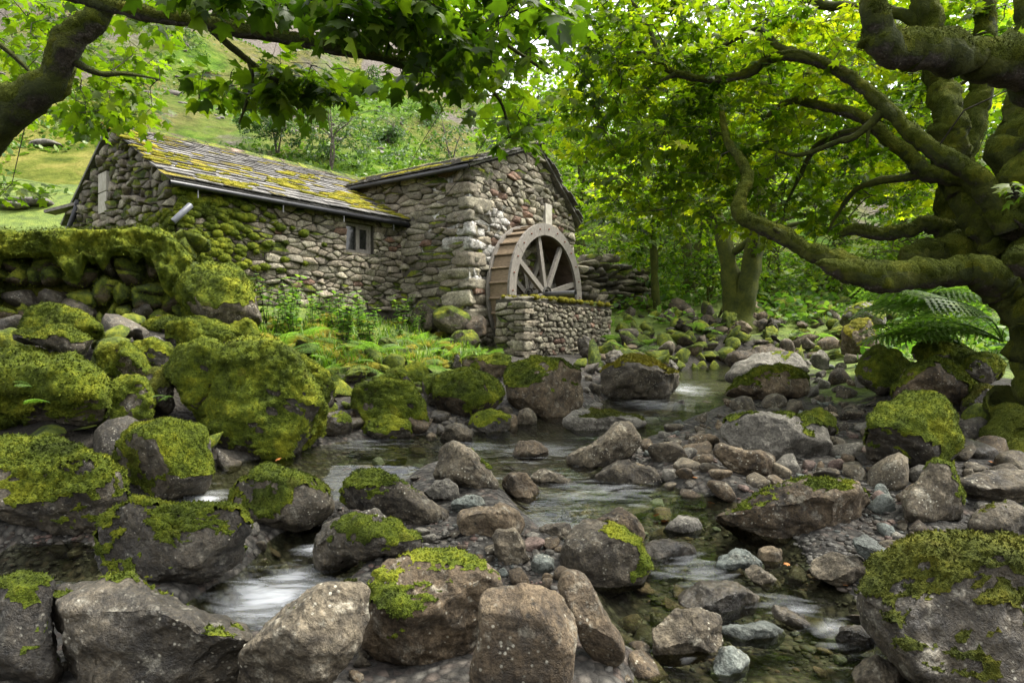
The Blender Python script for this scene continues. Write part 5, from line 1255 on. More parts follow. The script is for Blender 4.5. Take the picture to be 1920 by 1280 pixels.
sk.append(limb(bt, Lt, [(2010,190,4.2,43.9),(1920,135,4.1,39.3),(1830,112,4.0,34.8),(1750,98,3.9,33.3),(1690,92,3.85,34.8),(1655,62,3.8,27.3),(1640,10,3.75,22.7),(1645,-90,3.7,19.7)], seed=4, sides=18)[0])
sk.append(limb(bt, Lt, [(1895,430,5.6,22.7),(1830,335,5.6,18.0),(1760,285,5.7,15.3),(1690,230,5.8,13.3),(1630,175,5.9,11.3),(1560,125,6.0,10.0),(1490,106,6.1,8.6),(1440,115,6.2,7.3),(1390,142,6.3,6.7),(1320,150,6.4,6.0),(1260,135,6.5,5.0),(1205,102,6.6,4.3),(1172,112,6.7,3.3),(1160,132,6.7,2.0)], seed=5, rough=.14)[0])
sk.append(limb(bt, Lt, [(1850,370,5.9,19.2),(1790,335,6.0,15.5),(1735,322,6.1,13.3),(1690,285,6.2,11.8),(1640,238,6.3,10.4),(1590,212,6.4,8.9),(1530,198,6.5,7.4),(1480,190,6.6,5.2),(1430,225,6.7,3.0)], seed=6, rough=.14)[0])
sk.append(limb(bt, Lt, [(1925,590,5.4,39.6),(1880,540,5.4,32.7),(1830,512,5.4,26.7),(1770,508,5.4,24.9),(1700,518,5.4,25.8),(1640,520,5.4,23.2),(1590,510,5.4,18.9),(1555,500,5.4,13.8),(1538,496,5.4,6.9)], seed=7, rough=.22)[0])
sk.append(limb(bt, Lt, [(1680,512,5.42,15.5),(1610,500,5.5,17.0),(1540,478,5.6,16.3),(1480,452,5.7,14.7),(1420,422,5.8,14.0),(1388,402,5.9,13.1),(1392,360,6.0,10.8),(1402,330,6.1,8.6),(1385,295,6.2,7.7),(1365,270,6.3,5.4),(1350,200,6.5,3.1)], seed=8, rough=.2)[0])
sk.append(limb(bt, Lt, [(1850,450,6.3,22.1),(1790,435,6.3,17.8),(1735,420,6.3,14.4),(1700,432,6.35,12.8),(1650,442,6.4,11.0),(1605,432,6.4,8.5),(1578,442,6.5,5.1)], seed=9, rough=.2)[0])
sk.append(limb(bt, Lt, [(1900,500,6.2,34),(1830,478,6.2,32),(1750,482,6.2,27),(1695,490,6.2,20)], seed=10, rough=.3)[0])
sk.append(limb(bt, Lt, [(1990,560,5.0,34),(1940,500,4.95,26),(1905,480,4.9,18)], seed=11, rough=.2)[0])
sk.append(limb(bt, Lt, [(1660,205,5.85,9),(1610,250,6.0,7),(1560,270,6.2,5.5),(1500,290,6.4,4),(1440,280,6.6,1)], seed=12, rough=.12, sides=8, fuzz=False)[0])
sk.append(limb(bt, Lt, [(1745,325,6.1,9),(1690,335,6.25,7.5),(1640,342,6.4,6.5),(1600,362,6.6,5),(1565,410,6.8,3),(1550,440,6.9,1)], seed=13, rough=.12, sides=8, fuzz=False)[0])
sk.append(limb(bt, Lt, [(1640,238,6.3,8),(1570,255,6.6,7),(1530,275,6.8,5.5),(1500,330,7,4),(1470,390,7.1,1)], seed=14, rough=.12, sides=8, fuzz=False)[0])
sk.append(limb(bt, Lt, [(1500,106,6.1,9),(1455,85,6.3,7),(1420,55,6.5,5),(1350,90,6.8,4),(1290,120,7,1)], seed=15, rough=.12, sides=8, fuzz=False)[0])
sk.append(limb(bt, Lt, [(1745,50,6.3,14),(1650,20,6.6,10),(1550,10,7,8),(1430,-20,7.3,6),(1300,0,7.6,4)], seed=16, rough=.12, sides=8, fuzz=False)[0])
sk.append(limb(bt, Lt, [(1240,130,6.55,5),(1220,60,6.8,4),(1180,0,7,3),(1120,-40,7.2,2)], seed=17, rough=.1, sides=7, fuzz=False)[0])
# broken stubs and knots
_sr = np.random.default_rng(888)
for k in range(11):
    q_ = sk[[0, 1, 7, 4, 5, 6, 7, 8][k % 8]]; p_ = q_[int(len(q_) * _sr.uniform(.25, .8))]; e_ = p_ + np.array([_sr.normal() * .13, -abs(_sr.normal()) * .06, _sr.normal() * .14])
    def bk(a): return ((a[0] / a[1]) * F + 960, 640 - (a[2] - CAMZ) / a[1] * F, a[1])
    rr_ = _sr.uniform(.012, .026); limb(bt, Lt, [(*bk(p_), rr_ * 1.5 * F / p_[1]), (*bk((p_ + e_) / 2), rr_ * F / p_[1]), (*bk(e_), rr_ * .6 * F / e_[1])], 'stub', seed=500 + k, sides=9, fuzz=False)
# roots spreading at the foot
for k, (a, b, dd) in enumerate([((1905,770,5.5,34),(1868,850,5.3,22),5.2), ((1925,800,5.4,40),(1905,890,5.0,24),4.8), ((1890,750,5.7,28),(1850,790,5.9,16),6)]):
    limb(bt, Lt, [a, b, (b[0] - 30, b[1] + 35, dd, 14)], 'root', seed=20 + k, sides=10)
tg = region([(1080,-60,1300,120,6,8.5,120),(1060,100,1350,300,6.2,8.8,200),(1300,-60,1640,130,6,9,180),(1300,130,1650,330,6.3,9,220),(1120,280,1400,420,7,9.5,130),(1400,320,1620,440,7,9,70),(1640,-60,1930,110,6.5,9,110),(1640,110,1850,330,7,9,80),(1660,300,1800,400,7,9,40),(1900,100,2150,400,5,8,40),(1060,-200,1930,-60,5,9,60),(1500,-900,2600,-150,3,6,150),(900,-1500,1900,-300,3,5.5,90)], 5)  # boxes far above the frame: unseen sprays added to shade foreground and right bank
nl = crown(bt, Lt, sk, tg, 6, .105, 'leaf_can', LEAF5S, per=15, droop=.22, spread=.5, bright=lambda B: .5 * noise3(B * .8, 3) + .3 * noise3(B * 2.3, 5))
print('big tree leaves', nl)

# --- tree on the left whose branch hangs over the view
ltb = px(-420, 760, 4.6); ltb[2] = gz(ltb[0], ltb[1]) - .1
lt = empty('leaning_sycamore', ltb, 'leaning mossy sycamore at the upper left with a branch reaching over the stream', 'tree'); Ll = ltb
sk = []
sk.append(limb(lt, Ll, [(-430,900,4.6,48.2),(-330,640,4.5,39.9),(-180,440,4.4,33.0),(-60,310,4.3,28.9),(20,230,4.2,27.5),(80,155,4.1,26.1),(140,80,4.05,23.4),(190,20,4.0,20.0),(230,-60,3.95,17.2),(260,-200,3.9,15.1)], 'trunk', seed=31, sides=18, rough=.16)[0])
sk.append(limb(lt, Ll, [(-200,-140,3.6,20),(-40,-60,3.5,18),(100,-18,3.4,15),(230,18,3.3,12.5),(340,34,3.25,12),(440,58,3.2,12),(560,76,3.2,11),(660,98,3.2,10.5),(720,108,3.2,10),(785,124,3.2,9),(812,104,3.2,7),(808,60,3.25,5),(830,10,3.3,4)], seed=32, rough=.14, sides=12, lump=.2)[0])
sk.append(limb(lt, Ll, [(395,55,3.22,8),(430,85,3.25,6.5),(470,118,3.3,5.5),(520,152,3.35,4.5),(575,175,3.4,2.5)], seed=33, rough=.1, sides=8, lump=.1, fuzz=False)[0])
sk.append(limb(lt, Ll, [(465,112,3.3,4),(474,150,3.3,3.6),(462,195,3.3,3),(448,232,3.3,2)], seed=34, rough=.1, sides=7, lump=.1, fuzz=False)[0])
sk.append(limb(lt, Ll, [(395,35,3.25,6),(425,15,3.2,5),(432,-30,3.15,4)], seed=35, rough=.1, sides=7, lump=.1, fuzz=False)[0])
sk.append(limb(lt, Ll, [(640,95,3.2,5),(648,50,3.2,4),(655,-20,3.2,3)], seed=36, rough=.1, sides=7, lump=.1, fuzz=False)[0])
sk.append(limb(lt, Ll, [(700,105,3.2,6),(722,60,3.1,5),(800,20,3.0,4),(850,-20,2.9,3)], seed=37, rough=.1, sides=7, lump=.1, fuzz=False)[0])
sk.append(limb(lt, Ll, [(808,60,3.25,5),(850,30,3.2,4.5),(880,90,3.3,4),(900,140,3.4,3.5),(940,195,3.6,3),(955,250,3.7,2)], seed=38, rough=.1, sides=7, lump=.1, fuzz=False)[0])
sk.append(limb(lt, Ll, [(835,25,3.2,5),(900,50,3.0,4),(960,90,2.9,3.5),(1030,140,2.9,2.5)], seed=39, rough=.1, sides=7, lump=.1, fuzz=False)[0])
sk.append(limb(lt, Ll, [(-60,40,4.3,6),(20,100,4.4,4.5),(70,150,4.5,3),(110,200,4.6,.8)], seed=40, rough=.1, sides=7, lump=.1, fuzz=False)[0])
sk.append(limb(lt, Ll, [(120,105,4.07,10),(180,135,4.1,6),(240,138,4.2,4),(300,150,4.4,1)], seed=41, rough=.1, sides=7, lump=.1, fuzz=False)[0])
tg = region([(-60,-40,180,110,4.4,6.2,70),(-80,100,60,220,4.6,6,26),(130,90,290,225,4.4,6.2,64),(200,-30,330,60,3.6,5.5,26),(330,-40,600,5,2.6,3.4,36),(370,140,640,180,3.2,3.9,38),(500,110,660,170,3.2,3.7,22),(600,-40,800,35,2.5,3.2,46),(720,10,880,80,2.6,3.4,24),(740,110,890,150,3.0,3.6,20),(860,20,1040,120,2.6,3.8,30),(800,-60,1080,20,2.4,3.4,32),(900,150,1000,185,3.5,4.0,7),(930,215,1000,270,3.6,4.0,8),(-60,340,60,370,5.5,6,10),(100,190,240,245,5,6.5,20),(-200,-420,1000,-90,2.2,4.5,70)], 45)  # final box: leaves out of view overhead, added to keep the foreground darker
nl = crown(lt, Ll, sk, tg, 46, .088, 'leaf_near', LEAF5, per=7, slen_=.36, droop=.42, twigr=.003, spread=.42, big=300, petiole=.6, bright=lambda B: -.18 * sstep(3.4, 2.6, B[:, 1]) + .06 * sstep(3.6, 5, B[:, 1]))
print('left tree leaves', nl)

# --- woodland trees beyond the stream
def wood_tree(label, bx, by, d, hgt, spread_, seed, stems=1, r0=.22, leaf=.16, n=320, per=12, cbase=.25, mleaf='leaf_bg', m='bark_moss', tpl_=LEAF4, lean=0., group=None, name='woodland_tree', flare=1.6, base=None):
    r = np.random.default_rng(seed)
    b = base if base is not None else px(bx, by, d); g = gz(b[0], b[1]) if b[1] < 25 else float(hill_z(np.array([b[0]]), np.array([b[1]]))[0])
    b = np.array([b[0], b[1], g - .15]); t = empty(name, b, label, 'tree', group); sk = []
    for s in range(stems):
        a = r.uniform(0, 6.28); out = np.array([math.cos(a), math.sin(a) * .6, 0]) * (.22 if stems > 1 else .06) * hgt
        P = [b, b + out * .15 + Z1 * hgt * .18 + r.normal(size=3) * .06, b + out * .45 + Z1 * hgt * .42 + r.normal(size=3) * .12 + np.array([lean, 0, 0]) * .5, b + out * .8 + Z1 * hgt * .68 + r.normal(size=3) * .2 + np.array([lean, 0, 0]), b + out + Z1 * hgt * .95 + np.array([lean * 1.2, 0, 0])]
        rr = r0 / math.sqrt(stems); Q = catmull(P, 6); R = np.interp(np.linspace(0, 1, len(Q)), [0, .1, .4, .75, 1], [rr * flare, rr, rr * .75, rr * .4, rr * .1])
        V, Fq, Ft = tube(Q, R, 14, True, .30, seed + s, 4, .45); tb = TB(); tb.add(V - b, Fq, Ft); tb.build('trunk', M[m], t); sk.append(Q)
        for k in range(5):
            i = int(len(Q) * r.uniform(.35, .8)); a = r.uniform(0, 6.28); ln = spread_ * r.uniform(.5, .95); o_ = Q[i]
            e = o_ + np.array([math.cos(a) * ln, math.sin(a) * ln, r.uniform(.0, .5) * ln]); md = (o_ + e) / 2 + Z1 * ln * .12 + r.normal(size=3) * .08
            Q2 = catmull([o_, md, e], 5); V, Fq, Ft = tube(Q2, np.linspace(R[i] * .55, .012, len(Q2)), 6, True, .12, seed + k, 4); tb = TB(); tb.add(V - b, Fq, Ft); tb.build('limb', M[m], t); sk.append(Q2)
    # clumps of foliage inside an uneven crown
    cen = b + Z1 * hgt * (.5 + cbase / 2) + np.array([lean, 0, 0]); T = []
    lob = [(r.normal(size=3) * np.array([.55, .55, .5]) * np.array([spread_, spread_, hgt * (1 - cbase) / 2]), r.uniform(.32, .6)) for _ in range(9)]
    while len(T) < n:
        c, k = lob[int(r.integers(len(lob)))]; v = r.normal(size=3); v /= np.linalg.norm(v); v *= r.uniform(.55, 1) ** .5
        T.append(cen + c + v * k * np.array([spread_, spread_, hgt * (1 - cbase) / 2]))
    crown(t, b, sk, T, seed + 3, leaf, mleaf, tpl_, per=per, droop=.25, spread=.6, bright=lambda B: .5 * noise3(B * .6, seed), twigr=.006)
    return t
wood_tree('mossy old tree with a flared bole and forked stems beyond the pool', 1382, 615, 14.5, 5.6, 3.0, 61, 2, .34, .14, 420, 13, .42, 'leaf_can', flare=2.1)
wood_tree('slim straight young tree right of the ruined wall', 1236, 548, 16.5, 5.2, 1.9, 62, 1, .11, .14, 220, 13, .4, 'leaf_can')
wood_tree('pale forked tree between the ruined wall and the old tree', 1292, 530, 19.5, 6.5, 2.4, 63, 2, .26, .15, 240, 13, .35)
WG = 'trees of the wood behind the mill'
for i, (bx, d, h, s_, lab) in enumerate([(1090, 24, 8, 3.0, 'leafy tree close behind the right end of the mill roof'), (1180, 30, 11, 3.8, 'tall tree behind the ruined wall'), (1330, 27, 9.5, 3.6, 'bushy tree behind the pale forked tree'), (1450, 23, 8.5, 3.4, 'spreading tree up the slope behind the old tree'), (1570, 20, 8, 3.4, 'tree on the slope behind the long mossy bough'), (1690, 24, 9, 3.8, 'broad tree on the slope behind the bracken'), (1800, 19, 8, 3.2, 'tree seen between the mossy stems of the big sycamore'), (1930, 22, 9, 3.6, 'tree behind the big sycamore trunk at the right edge'), (1020, 36, 7, 4.2, 'tree on the skyline above the mill roof'), (1260, 38, 14, 5., 'high tree at the back of the wood'), (1520, 36, 14, 5., 'second high tree at the back of the wood'), (1750, 36, 14, 5., 'third high tree at the back of the wood'), (2020, 30, 12, 4.5, 'tall tree outside the right edge of the wood')]):
    wood_tree(lab, bx, 540, d, h, s_, 70 + i, 1, .2, .20 if d < 30 else .28, 330, 12, .16, 'leaf_bg', group=WG)
for i, (bx, d, h, lab) in enumerate([(1140, 19.5, 2.6, 'low leafy shrub over the ruined wall'), (1330, 18, 2.0, 'low shrub behind the pale forked tree'), (1440, 17.5, 2.2, 'shrub right of the old tree'), (1530, 19, 2.4, 'shrub up the slope under the mossy bough'), (1640, 17, 2.2, 'shrub behind the pale moss roofed rock'), (1740, 16.5, 2.4, 'shrub behind the bracken'), (1230, 22, 3.0, 'broad shrub behind the slim young tree'), (2120, 12, 3.0, 'shrub outside the right edge')]):
    wood_tree(lab, bx, 540, d, h, 1.7, 130 + i, 3, .07, .12, 130, 12, .0, 'leaf_bg', group='shrubs on the wooded slope', name='shrub')
# --- trees on the fell
HG = 'small trees on the fell side'
def hb(bx, d): return px(bx, 300, d)
for i, (bx, d, h, s_, mm, lab) in enumerate([(520, 34, 3.6, 1.6, 'leaf_hill', 'slender pale birch behind the cottage ridge'), (620, 33, 4.6, 2.3, 'leaf_hill', 'round dark oak behind the valley of the two roofs'), (848, 44, 4.2, 2.0, 'leaf_hill', 'yellowish bush tree on the fell above the mill ridge'), (725, 50, 2.2, 1.1, 'leaf_hill', 'tiny thorn tree alone on the green fell'), (690, 62, 2.5, 1.3, 'leaf_hill', 'dark thorn bush high on the green fell'), (890, 75, 3.6, 1.6, 'leaf_hill', 'dark round bush near the scree'), (640, 85, 3.6, 2.0, 'leaf_hill', 'bush beside the old field wall on the fell'), (330, 60, 3.5, 1.8, 'leaf_hill', 'grey bush on the fell above the cottage roof'), (800, 58, 2.4, 1.4, 'leaf_hill', 'low green bush beside the scree run')]):
    wood_tree(lab, 0, 0, d, h, s_, 90 + i, 3, .09, .14 if d < 40 else .19, int(280 if d < 40 else 100), 12, .02, mm, 'bark', base=hb(bx, d), group=HG, name='fell_tree')

# --- ferns
def frond_mesh(n=22, width=.34, droop=.5, seed=0):
    r = np.random.default_rng(seed); V = []; T = []; rn = []
    def pt(t): return np.array([t * (1 - .12 * t), 0, .42 * t * (1 - t * droop * 1.9)])
    for i in range(n):
        t = .12 + .88 * i / n; p = pt(t); w = width * math.sin(math.pi * min(1, .2 + .8 * (1 - t) ** .8)) * (1 - .25 * t) * (1 if t > .2 else .75) + .012; tx = (pt(min(1, t + .02)) - pt(t - .02)); tx /= np.linalg.norm(tx)
        for s in (-1, 1):
            ln = w * r.uniform(.9, 1.1); q = np.array([0, s, 0]) * .92 + tx * .38; q[2] -= .18; k = 7
            wd = np.cross(q, [0, 0, 1.]); wd /= np.linalg.norm(wd)
            for j in range(k):
                f0 = j / k; a = p + q * ln * f0; b_ = p + q * ln * (f0 + 1.1 / k); hw = .013 * (1 - f0 * .75) * (22 / n) ** 1.15
                b0 = len(V); c = (a + b_) / 2; V += [a, c + wd * hw * 1.2 + q * .006, b_, c - wd * hw * 1.2 + q * .006]; T += [[b0, b0 + 1, b0 + 2], [b0, b0 + 2, b0 + 3]]; rn += [np.clip(.5 + r.normal() * .2, 0, 1)] * 4
    # stalk
    st = np.array([pt(t) for t in np.linspace(0, 1, 8)]); Vs, Fq, Ft = tube(st, np.linspace(.010, .003, 8), 4, False); b0 = len(V); V += list(Vs); T += [[a + b0, b + b0, c + b0] for q in Fq for a, b, c in ((q[0], q[1], q[2]), (q[0], q[2], q[3]))]; rn += [.2] * len(Vs)
    me_ = new_mesh('frond', np.array(V), np.array(T), False, {'rnd': rn}); me_.materials.append(M['fern']); return me_
FRB = [frond_mesh(13, .36, .45, 11), frond_mesh(14, .32, .55, 12), frond_mesh(12, .38, .35, 13)]
FR = [frond_mesh(22, .30, .5, 1), frond_mesh(20, .34, .62, 2), frond_mesh(24, .26, .42, 3)]
def fern(label, x, y, size, n, seed, d=None, az=None, group=None, lift=.0, name='fern', spread=1.):
    r = np.random.default_rng(seed); p = px(x, y, d) if d else hit(x, y); p = np.array([p[0], p[1], gz(p[0], p[1]) + lift - .02 if not d or lift == 0 else p[2]])
    t = empty(name, p, label, 'fern', group)
    for k in range(n):
        a = (2 * math.pi * k / n + r.normal() * .25) if az is None else math.radians(az) + r.normal() * .55 * spread
        o = bpy.data.objects.new('frond', (FRB if name == 'bracken' else FR)[int(r.integers(3))]); COL.objects.link(o); o.parent = t; s = size * r.uniform(.75, 1.15)
        o.scale = (s, s, s); o.rotation_euler = (r.normal() * .25, -r.uniform(.0, .55) * (1 if az is None else .35), a)
    return t
fern('broad fern arching beside the footing of the mill corner', 800, 655, .55, 9, 1)
fern('small dark fern at the left foot of the waterwheel', 905, 668, .38, 7, 2)
fern('fern hanging from the right end of the pit wall', 1165, 640, .55, 8, 3)
fern('fern on the stony bank right of the pit wall', 1212, 648, .45, 8, 4)
fern('dark upright fern clump below the cottage front', 570, 640, .55, 11, 5)
fern('bright fern clump above the mossy rocks', 640, 690, .5, 10, 6)
fern('fern in the grass left of the broad fern', 745, 640, .45, 9, 7)
fern('fern on the bank under the old tree', 1450, 612, .5, 9, 8)
fern('fern among the mossy rocks beyond the pool', 1500, 605, .5, 8, 9)
fern('fern behind the orange topped rock', 1560, 585, .6, 8, 10)
for i, (x, y, sz, lab) in enumerate([(700, 668, .6, 'lush fern in the middle of the green bank'), (855, 672, .55, 'fern between the mill corner and the mossy rocks'), (610, 660, .6, 'fern among the weeds of the green bank'), (530, 668, .6, 'fern behind the largest mossy boulder'), (1185, 668, .6, 'drooping fern at the foot of the pit wall end'), (1150, 612, .5, 'fern on top of the bank behind the pit wall'), (1260, 610, .55, 'fern on the bank below the slim young tree'), (1320, 625, .55, 'fern left of the old tree'), (1530, 640, .6, 'fern above the upper pool'), (775, 690, .5, 'fern just above the angular mossy rock')]):
    fern(lab, x, y, sz, 11, 200 + i)
for i, (x, y, d, s, az) in enumerate([(1880, 640, 6.6, 1.15, 165), (1860, 600, 7.0, 1.3, 175), (1900, 580, 7.4, 1.25, 185), (1800, 645, 7.2, 1.0, 170), (1830, 565, 7.8, 1.3, 180)]):
    fern(['lowest spray of the big bracken left of the sycamore trunk', 'middle spray of the big bracken left of the sycamore trunk', 'upper spray of the big bracken by the sycamore trunk', 'front spray of the bracken over the mossy boulders', 'topmost spray of the bracken under the mossy bough'][i], x, y, s, 13, 30 + i, d=d, az=az, lift=.001, name='bracken', group='bracken beside the sycamore')
for i, (x, y, d) in enumerate([(60, 725, 4.75), (95, 755, 4.6), (320, 745, 5.1)]):
    fern(['tiny fern sprouting from the broad mossy boulder', 'lower tiny fern on the broad mossy boulder', 'little fern hanging in the gap by the largest mossy boulder'][i], x, y, .16, 4, 50 + i, d=d, lift=.001, az=250)
# --- leafy weeds along the cottage
def weed_mesh(seed, h=1., lw=.12):
    r = np.random.default_rng(seed); B = []; D = []; N_ = []; S = []; tb = TB()
    for s in range(3):
        a = r.uniform(0, 6.28); tip = np.array([math.cos(a) * .18, math.sin(a) * .18, r.uniform(.7, 1.)]); st = catmull([np.zeros(3), tip * .5 + r.normal(size=3) * .03, tip], 6)
        tb.add(*tube(st, np.linspace(.009, .003, len(st)), 4, False))
        for k in range(12):
            p = st[int(2 + (len(st) - 3) * k / 12)]; a2 = k * 1.57 + r.normal() * .3
            for q in (0, math.pi):
                B.append(p); D.append([math.cos(a2 + q), math.sin(a2 + q), r.uniform(-.3, .35)]); N_.append(np.array([0, 0, 1.]) + r.normal(size=3) * .3); S.append(lw * r.uniform(.6, 1.2))
    V, T, rn = leaf_cloud(np.array(B), np.array(D), np.array(N_), np.array(S), LEAF4, np.random.default_rng(seed).random(len(B)))
    a = new_mesh('leaves', V, T, False, {'rnd': rn}); a.materials.append(M['weed'])
    b = new_mesh('stems', np.vstack(tb.V), np.vstack(tb.T)); b.materials.append(M['twig']); return a, b
WM = [weed_mesh(i) for i in range(4)]
r = np.random.default_rng(77)
for i, (x0, x1, y0, y1, n, lab) in enumerate([(490, 560, 600, 640, 11, 'tall leafy weed among its like at the left foot of the cottage front'), (580, 700, 610, 660, 16, 'leafy weed among its like in the middle of the green bank'), (740, 800, 610, 632, 5, 'leafy weed among its like in the corner of the two buildings')]):
    ws_ = []
    for k in range(n):
        p = hit(r.uniform(x0, x1), r.uniform(y0, y1)); a, b = WM[int(r.integers(4))]; t = empty('weed', (p[0], p[1], gz(p[0], p[1]) - .02), lab, 'plant', 'weeds %d on the bank' % (i + 1) if False else ['weeds at the cottage foot', 'weeds on the green bank', 'weeds in the building corner'][i])
        ws_.append(t); s = r.uniform(.45, .85); t.scale = (s, s, s); t.rotation_euler = (0, 0, r.uniform(0, 6.28))
        for q, nm in ((a, 'leaves'), (b, 'stems')):
            o = bpy.data.objects.new(nm, q); COL.objects.link(o); o.parent = t
    single_out(ws_, ['tall leafy weeds', 'leafy weeds', 'leafy weeds'][i], ['at the cottage foot', 'on the middle green bank', 'in the corner of the buildings'][i])
# --- grass (stuff)
def grass(label, boxes, seed, h0, h1, name='grass'):
    r = np.random.default_rng(seed); V = []; T = []; rn = []
    for x0, y0, x1, y1, n in boxes:
        for i in range(n):
            p = hit(r.uniform(x0, x1), r.uniform(y0, y1)) if i % 9 == 0 else q + np.append(r.normal(size=2) * .05, 0); q = p if i % 9 == 0 else q
            g = p[2] if i % 9 == 0 else q[2] - .005
            a = r.uniform(0, 6.28); h = r.uniform(h0, h1); dx = np.array([math.cos(a), math.sin(a), 0]); w = np.array([-dx[1], dx[0], 0]) * .006 * (1 + p[1] * .05); p = np.array([p[0], p[1], g - .01])
            b0 = len(V); b1 = p + dx * h * .25 + Z1 * h * .6; b2 = p + dx * h * r.uniform(.5, .9) + Z1 * h * r.uniform(.6, 1.)
            V += [p - w, p + w, b1 + w * .7, b1 - w * .7, b2]; T += [[b0, b0 + 1, b0 + 2], [b0, b0 + 2, b0 + 3], [b0 + 3, b0 + 2, b0 + 4]]; rn += [r.random()] * 5
    o = link(name, new_mesh(name, np.array(V), np.array(T), False, {'rnd': rn}), M['grassblade']); return tag(o, label, 'grass', kind='stuff')
# ------------------------------------------------------------------ loose stones on the bed, gravel, small details
grass('short bright grass on the bank in front of the mill', [(590,600,900,690,3600),(480,600,600,640,700)], 1, .06, .20)
grass('grass on the slope beyond the stream', [(1220,545,1340,575,500),(1400,560,1640,600,1300),(1600,560,1880,640,900),(1620,620,1920,690,900)], 2, .08, .22)
r = np.random.default_rng(201); _foot = list(ROCKS)
def scatter(label, what, boxes, seed, smin, smax, mats, kinds=('s', 't'), name='cobble', cat='stone', sink=.30, flat=(.55, .9), maxtry=30, pack=.85):
    r = np.random.default_rng(seed); n_ = 0; sets = {}
    for x0, y0, x1, y1, n in boxes:
        for i in range(n):
            s = smin + (smax - smin) * r.random() ** 2.2
            for t in range(maxtry):
                p = hit(r.uniform(x0, x1), r.uniform(y0, y1)); ok = True
                for a, b, c in _foot:
                    if (p[0] - a) ** 2 + (p[1] - b) ** 2 < ((c + s / 2) * pack) ** 2: ok = False; break
                if ok: break
            if not ok: continue
            _foot.append((p[0], p[1], s / 2)); k = kinds[int(r.integers(len(kinds)))]
            f = r.uniform(*flat); w2 = r.uniform(.65, 1.)
            o = link(name, tpl(k, int(r.integers(8)), mats[int(r.integers(len(mats)))]), None, None, (p[0], p[1], p[2] + s * f / 2 * (1 - 2 * sink) ))
            o.scale = (s / 2, s / 2 * w2, s / 2 * f); o.rotation_euler = (r.normal() * .25, r.normal() * .25, r.uniform(0, 6.28)); mn_ = mats[int(r.integers(len(mats)))]
            o.data = tpl(k, int(r.integers(8)), mn_); cw_ = {'grey': 'grey', 'brown': 'brownish', 'pale': 'pale', 'green': 'greenish', 'red': 'reddish', 'wet': 'wet dark', 'dark': 'dark', 'mossy': 'half mossy', 'some_moss': 'slightly mossy', 'mossy_full': 'fully mossy'}[mn_]
            sw_ = 'larger' if s > smin + (smax - smin) * .45 else 'small'; lb = '%s %s %s %s' % (sw_, cw_, {'s': 'round', 't': 'angular', 'l': 'knobbly'}[k], what)
            tag(o, lb, cat, lb + ' ' + label); sets.setdefault(lb, []).append(o); n_ += 1
    for lb, q in sets.items(): single_out(q, lb, label)
    return n_
cm = ['grey', 'grey', 'brown', 'pale', 'green', 'grey', 'red', 'grey', 'pale', 'brown', 'grey']
n = scatter('on the stony bar', 'stones', [(1200,745,1380,860,16),(1380,760,1640,900,34),(1180,840,1420,910,10),(1420,680,1640,745,24),(1180,880,1500,960,14),(1640,850,1920,980,14)], 1, .14, .34, cm, name='bar_stone')
n += scatter('on the stony bar', 'cobbles', [(1380,745,1660,900,60),(1190,760,1400,880,22)], 2, .06, .15, cm)
n += scatter('on the near right bank', 'cobbles', [(1480,880,1920,1060,46),(1640,980,1900,1040,14)], 3, .05, .17, cm)
n += scatter('in the clear shallows', 'stones', [(1180,900,1400,1020,26),(1180,1060,1620,1270,46),(1000,880,1200,1000,18)], 4, .06, .20, ['wet', 'green', 'brown', 'grey', 'red', 'wet'], flat=(.4, .7), sink=.2)
n += scatter('on the pool floor', 'stones', [(640,830,960,900,24)], 5, .08, .26, ['brown', 'green', 'wet'], flat=(.3, .5), sink=.2)
n += scatter('among foreground boulders', 'stones', [(580,1000,900,1090,24),(860,1000,1060,1100,16),(20,1230,120,1280,8),(620,1180,700,1280,10),(880,1230,1250,1280,12),(470,960,610,1090,12),(40,1010,190,1060,8)], 6, .05, .14, cm)
n += scatter('below the old tree', 'stones', [(1170,575,1340,700,88),(1320,590,1460,680,42),(1440,595,1620,680,42),(1080,655,1200,700,14)], 7, .22, .62, ['mossy', 'some_moss', 'mossy_full', 'mossy', 'brown', 'dark', 'grey'], ('s', 's', 'l'), 'mossy_stone', flat=(.6, .95), sink=.25, pack=.55)
n += scatter('before the mill', 'stones', [(560,650,700,700,10),(640,640,900,700,14),(700,690,820,740,8),(580,700,700,780,12)], 8, .14, .36, ['mossy_full', 'mossy'], ('s', 'l'), 'mossy_stone', flat=(.55, .85), sink=.25, pack=.7)
n += scatter('beyond the stream', 'stones', [(1400,545,1640,600,22),(1640,560,1900,660,18)], 9, .3, .8, ['mossy_full', 'mossy', 'mossy'], ('s', 't'), 'mossy_stone', flat=(.45, .75), sink=.3, pack=.7)
n += scatter('by the left bank', 'rocks', [(600,780,1010,825,16),(960,770,1120,810,8),(1080,690,1140,740,6),(0,960,190,1050,10)], 10, .10, .3, ['wet', 'grey', 'dark', 'brown'], ('t',), 'rock', pack=.7)
n += scatter('below the sycamore roots', 'rocks', [(1790,780,1920,900,14),(1560,860,1700,920,8),(1930,700,2400,1000,34)], 11, .16, .4, ['dark', 'mossy', 'wet'], ('t', 's'), 'rock', pack=.7)
n += scatter('under the mossy wall', 'rocks', [(0,590,320,660,22),(200,640,330,800,10),(180,790,430,900,16),(0,780,200,830,8)], 12, .2, .5, ['mossy_full', 'mossy', 'dark'], ('t', 's'), 'mossy_stone', pack=.7)
print('loose stones', n)
